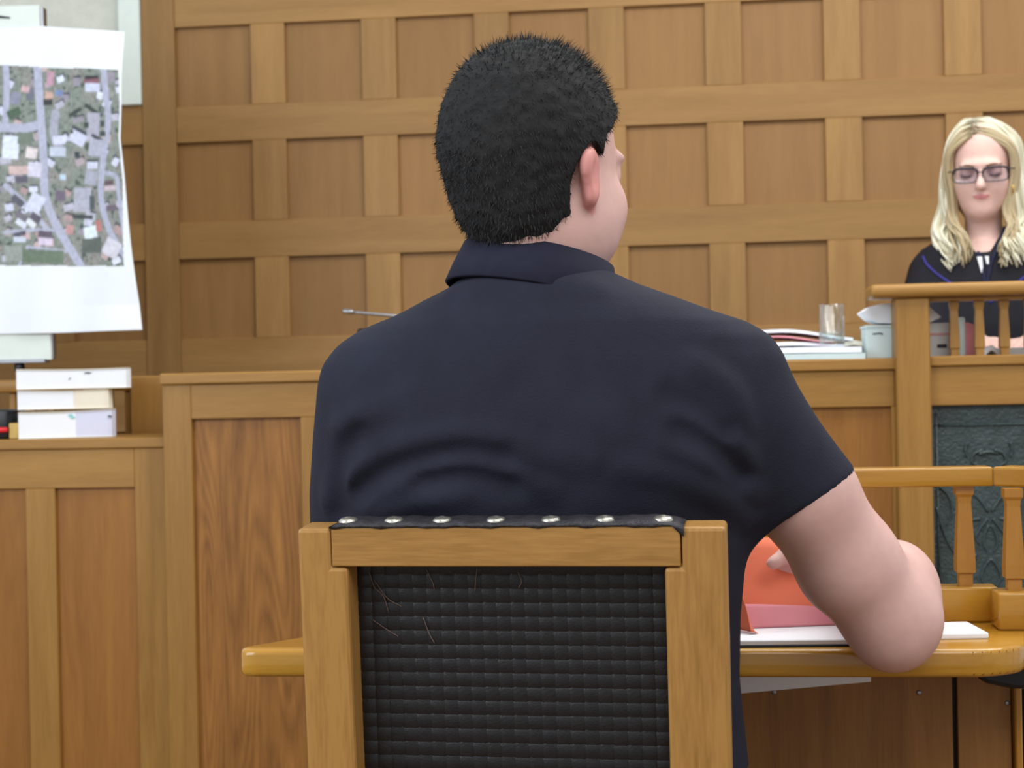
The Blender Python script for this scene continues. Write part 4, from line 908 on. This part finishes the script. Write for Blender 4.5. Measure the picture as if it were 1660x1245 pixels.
for s_i in (-1, 1): jk.chain([shw[s_i], ell_[s_i]+np.array((0, 0, .045)), wrw[s_i]], [.042, .036, .024], .02)
def hand2(F_, W0, d, n, side, curl, sc_=.9):
    d = np.asarray(d, float); d /= np.linalg.norm(d); n = np.asarray(n, float); n -= d*n.dot(d); n /= np.linalg.norm(n); s = np.cross(d, n)*side; K = W0+d*.072
    for q in (-.022, -.008, .008, .022): F_.cone(W0+s*q*.6, K+s*q, .012, .0095, .010)
    for q, ln in ((-.024, .055), (-.008, .068), (.008, .073), (.024, .066)):
        P = [K+s*q]; a = 0
        for j, fr_ in enumerate((.42, .33, .25)): a += curl; P.append(P[-1]+(d*math.cos(a)+n*math.sin(a))*ln*fr_)
        F_.chain(P, [.0082, .0078, .007, .006], .003)
    t0 = W0+d*.025+s*.018; F_.chain([t0, t0+(s*.7+d*.6)*.032, t0+(s*.7+d*.6)*.032+(d*.95+n*.3)*.03], [.011, .0095, .007], .005)
hand2(jk, wrw[-1], at(1604, 552, 3.44)-wrw[-1], (0, 0, -1), 1, .3); hand2(jk, wrw[1], at(1640, 556, 3.42)-wrw[1], (0, 0, -1), -1, .3)
def jcol(V):
    c = np.tile(L3s(222, 184, 173), (len(V), 1)); q = V-wc; a, b, u_ = q@r0, q@wf, q@wu
    lw = 1-(a/.019)**2; m = (b > .070) & (lw > 0) & (u_ < -.0550+.0050*lw) & (u_ > -.0565-.0060*lw); c[m] = L3s(200, 128, 130)
    m = (b > .06) & (np.abs(np.abs(a)-.0325) < .017) & (np.abs(u_) < .011); c[m] = L3s(192, 150, 146)
    return c
cmesh('body', jk, 'skin', jdg, 2, jcol)
for s_i in (-1, 1):
    tube('eyebrow', c2r(spline([J(s_i*.014, .0885, .0155), J(s_i*.030, .088, .0195), J(s_i*.050, .073, .0165)], 10)), np.linspace(.0026, .0012, 10), M['lip'], jdg, 6)
    tube('eyelash_line', c2r(spline([J(s_i*.021, .0815, -.0055), J(s_i*.0325, .0868, -.0085), J(s_i*.045, .0795, -.0050)], 10)), .0015, M['eye'], jdg, 6)
ea = J(.0690, .046, -.047); tube('earring', c2r(np.array([ea+wu*.011*math.cos(t)+(r0*.4+wf*.9)*.008*math.sin(t) for t in np.linspace(0, 6.1, 22)])), .0019, M['gold'], jdg, 6)
# robe
rb = Field([wc[0]-.34, wc[1]-.30, .02], [wc[0]+.34, wc[1]+.20, 1.46], .0062)
rr = [(1.440, .058, .055), (1.424, .085, .066), (1.408, .122, .076), (1.390, .148, .086), (1.36, .162, .094), (1.30, .172, .101), (1.20, .180, .112), (1.0, .19, .118), (.6, .215, .12), (.03, .235, .13)]
rb.loft([(z, *B0(0, -.03, 0)[:2], a, b) for z, a, b in rr], 0, 2.2, math.atan2(r0[1], r0[0]))
for s_i in (-1, 1): rb.chain([shw[s_i], ell_[s_i]+np.array((0, 0, .03)), wrw[s_i]*.75+ell_[s_i]*.25], [.052, .054, .050], .03)
X = rb.ax[0][:, None, None]-wc[0]; Y = rb.ax[1][None, :, None]-wc[1]; Z = rb.ax[2][None, None, :]
a_ = X*r0[0]+Y*r0[1]; b_ = X*f0[0]+Y*f0[1]
vn = np.maximum(np.abs(a_)-(.017+np.clip(Z-1.373, 0, 1)*.55), 1.373-Z)*.8; vn = np.maximum(vn, -.0-b_+.0)
nk = np.sqrt(a_**2+(b_+.025)**2)-.060; nk = np.maximum(nk, 1.385-Z)
rb.D = np.maximum(rb.D, np.maximum(-vn, -.05*np.ones_like(vn))); rb.D = np.maximum(rb.D, -nk).astype(np.float32)
robe = cmesh('robe', rb, 'robe', jdg, 2)
def ontor(pts, n=24):
    P = spline([(x, y, 0) for x, y in pts], n); return np.array([rb.hit(p[0], p[1], 3.3, 3.95) for p in P])
tube('robe_trim', c2r(ontor([(1496, 416), (1502, 428), (1514, 440), (1530, 452), (1556, 470), (1580, 492)])), .0038, M['robe_trim'], robe, 6)
tube('robe_trim', c2r(ontor([(1690, 416), (1682, 428), (1670, 441), (1650, 458), (1626, 474), (1604, 492)])), .0038, M['robe_trim'], robe, 6)
for a, b in (((1571, 372), (1586, 413)), ((1630, 368), (1612, 411))):
    tube('neck_facing', c2r(ontor([a, ((a[0]+b[0])/2-(1 if a[0] < 1600 else -1), (a[1]+b[1])/2), b, ((b[0]+1598)/2, 432), (1598, 470)])), .006, M['blouse'], robe, 8, .5)
for x0_, x1_, y0_, y1_, k_ in ((1584, 1592, 416, 442, 2), (1597, 1603, 415, 428, 0)):
    c_ = rb.hit((x0_+x1_)/2, (y0_+y1_)/2, 3.3, 3.95); d_ = c_[1]-.006
    q = [at(x0_, y0_, d_), at(x1_, y0_, d_), at(x1_+k_, y1_, d_), at(x1_+k_-3, y1_, d_)]; q2 = [p+np.array((0, .004, 0)) for p in q]
    mesh('white_band', c2r(np.array(q+q2)), [(3, 2, 1, 0), (4, 5, 6, 7), (0, 1, 5, 4), (1, 2, 6, 5), (2, 3, 7, 6), (3, 0, 4, 7)], M['paper'], robe)
# hair: cap and wavy locks
hw_ = Field(wc-.17, wc+.17, .005); hw_.ell(J(0, -.020, .036), (.083, .098, .086), WB, 0); hw_.ell(J(0, -.045, -.05), (.07, .06, .09), WB, .03)
X = hw_.ax[0][:, None, None]-wc[0]; Y = hw_.ax[1][None, :, None]-wc[1]; Z = hw_.ax[2][None, None, :]-wc[2]
la, lb, lc_ = (X*B[0]+Y*B[1]+Z*B[2] for B in WB)
hw_.D = np.maximum(hw_.D, lb-(.064*np.clip((lc_-.045)/.045, 0, 1)-.008)).astype(np.float32)
V, F = hw_.mesh(); V = relax(V, F, 1); VV = [V]; FF = [list(map(int, f)) for f in F]; CC = [np.tile(L3s(150, 136, 100), (len(V), 1))]; nb_ = len(V)
def lock(K, r, c, n=26, wamp=.0, wph=0.0):
    global nb_
    P = spline(K, n); t = np.linspace(0, 1, n)
    amp = wamp*np.clip((t-.42)/.4, 0, 1); P = P+np.outer(amp*np.sin(wph+t*15), r0)+np.outer(amp*.7*np.cos(wph+t*15), f0)
    R = r*np.clip(t*8, .35, 1)*(1-.75*np.clip((t-.7)/.3, 0, 1)**1.5); v_, f_ = tube_vf(P, R, 6, True, .7, nb_); VV.append(v_); FF.extend(f_); nb_ += len(v_)
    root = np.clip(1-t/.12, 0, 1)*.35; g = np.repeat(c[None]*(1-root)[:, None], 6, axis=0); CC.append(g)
part = -.014
for s_i in (-1, 1):
    for k_ in range(120):
        u_ = rng.random(); e = rng.normal(0, .0035, 3); inner = u_ < .18
        base_c = L3s(214, 210, 184) if rng.random() < .55 else (L3s(190, 180, 148) if rng.random() < .6 else L3s(232, 230, 210))
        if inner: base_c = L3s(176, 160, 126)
        ph = (0.6 if s_i < 0 else 2.2)+int(u_*5)*1.1+rng.normal(0, .25); lenx = rng.uniform(.85, 1.06)
        sc_f = lambda a, b: .034+.082*math.sqrt(max(.12, 1-(a/.078)**2-((b+.012)/.094)**2)); b0_ = .060-.125*u_; b1_ = .056-.115*u_
        K = [J(part+s_i*.002, b0_, sc_f(part, b0_)+.006), J(s_i*.032+part*.5, b1_, sc_f(.032, b1_)+.010-.012*(1-u_)), J(s_i*(.067+.008*u_), .050-.10*u_, .052+.020*u_), J(s_i*(.0745+.016*u_), .044-.09*u_, .006), J(s_i*(.068+.034*u_), .048-.075*u_, -.050),
             J(s_i*(.054+.056*u_), .050-.06*u_, -.112), B0(s_i*(.052+.048*u_), .062-.05*u_, wc[2]-.175*lenx), B0(s_i*(.045+.045*u_)+.008, .078-.035*u_, wc[2]-.228*lenx)]
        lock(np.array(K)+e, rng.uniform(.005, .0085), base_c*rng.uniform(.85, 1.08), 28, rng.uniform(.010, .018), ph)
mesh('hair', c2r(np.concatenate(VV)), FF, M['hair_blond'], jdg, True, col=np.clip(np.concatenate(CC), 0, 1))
# spectacles
gl = thing('eyeglasses', 'dark rectangular spectacles on the blonde woman\'s nose', 'glasses', tuple(c2r(J(0, .10, -.012))))
for s_i in (-1, 1):
    pts = []
    for j in range(28):
        t = 2*math.pi*j/28; ct, st = math.cos(t), math.sin(t); pts.append((abs(ct)**.5*math.copysign(1, ct)*.0285, abs(st)**.5*math.copysign(1, st)*.0168))
    cxg = s_i*.0345; g3 = lambda a, c, d=0: J(cxg+a, .1005-abs(cxg+a)**2*3.2+d, -.0045+c-.0)
    P = np.array([g3(a, c) for a, c in pts+[pts[0]]]); R = np.array([.0028 if c > .004 else .0014 for a, c in pts+[pts[0]]])
    tube('rim', c2r(P), R, M['frame'], gl, 6)
    fr_ = [g3(a*.97, c*.97) for a, c in pts]; bk = [g3(a*.97, c*.97, -.001) for a, c in pts]; n = len(pts)
    mesh('lens', c2r(np.array(fr_+bk)), [tuple(range(n)), tuple(reversed(range(n, 2*n)))]+[(i, n+i, n+(i+1) % n, (i+1) % n) for i in range(n)], M['lens'], gl)
    tube('temple', c2r(np.array([J(s_i*.063, .0875, .006), J(s_i*.074, .07, .005), J(s_i*.079, .02, .002), J(s_i*.080, -.02, -.004)])), .0016, M['frame'], gl, 6)
tube('bridge', c2r(spline([J(-.0065, .1005, .001), J(0, .103, .003), J(.0065, .1005, .001)], 8)), .0018, M['frame'], gl, 6)
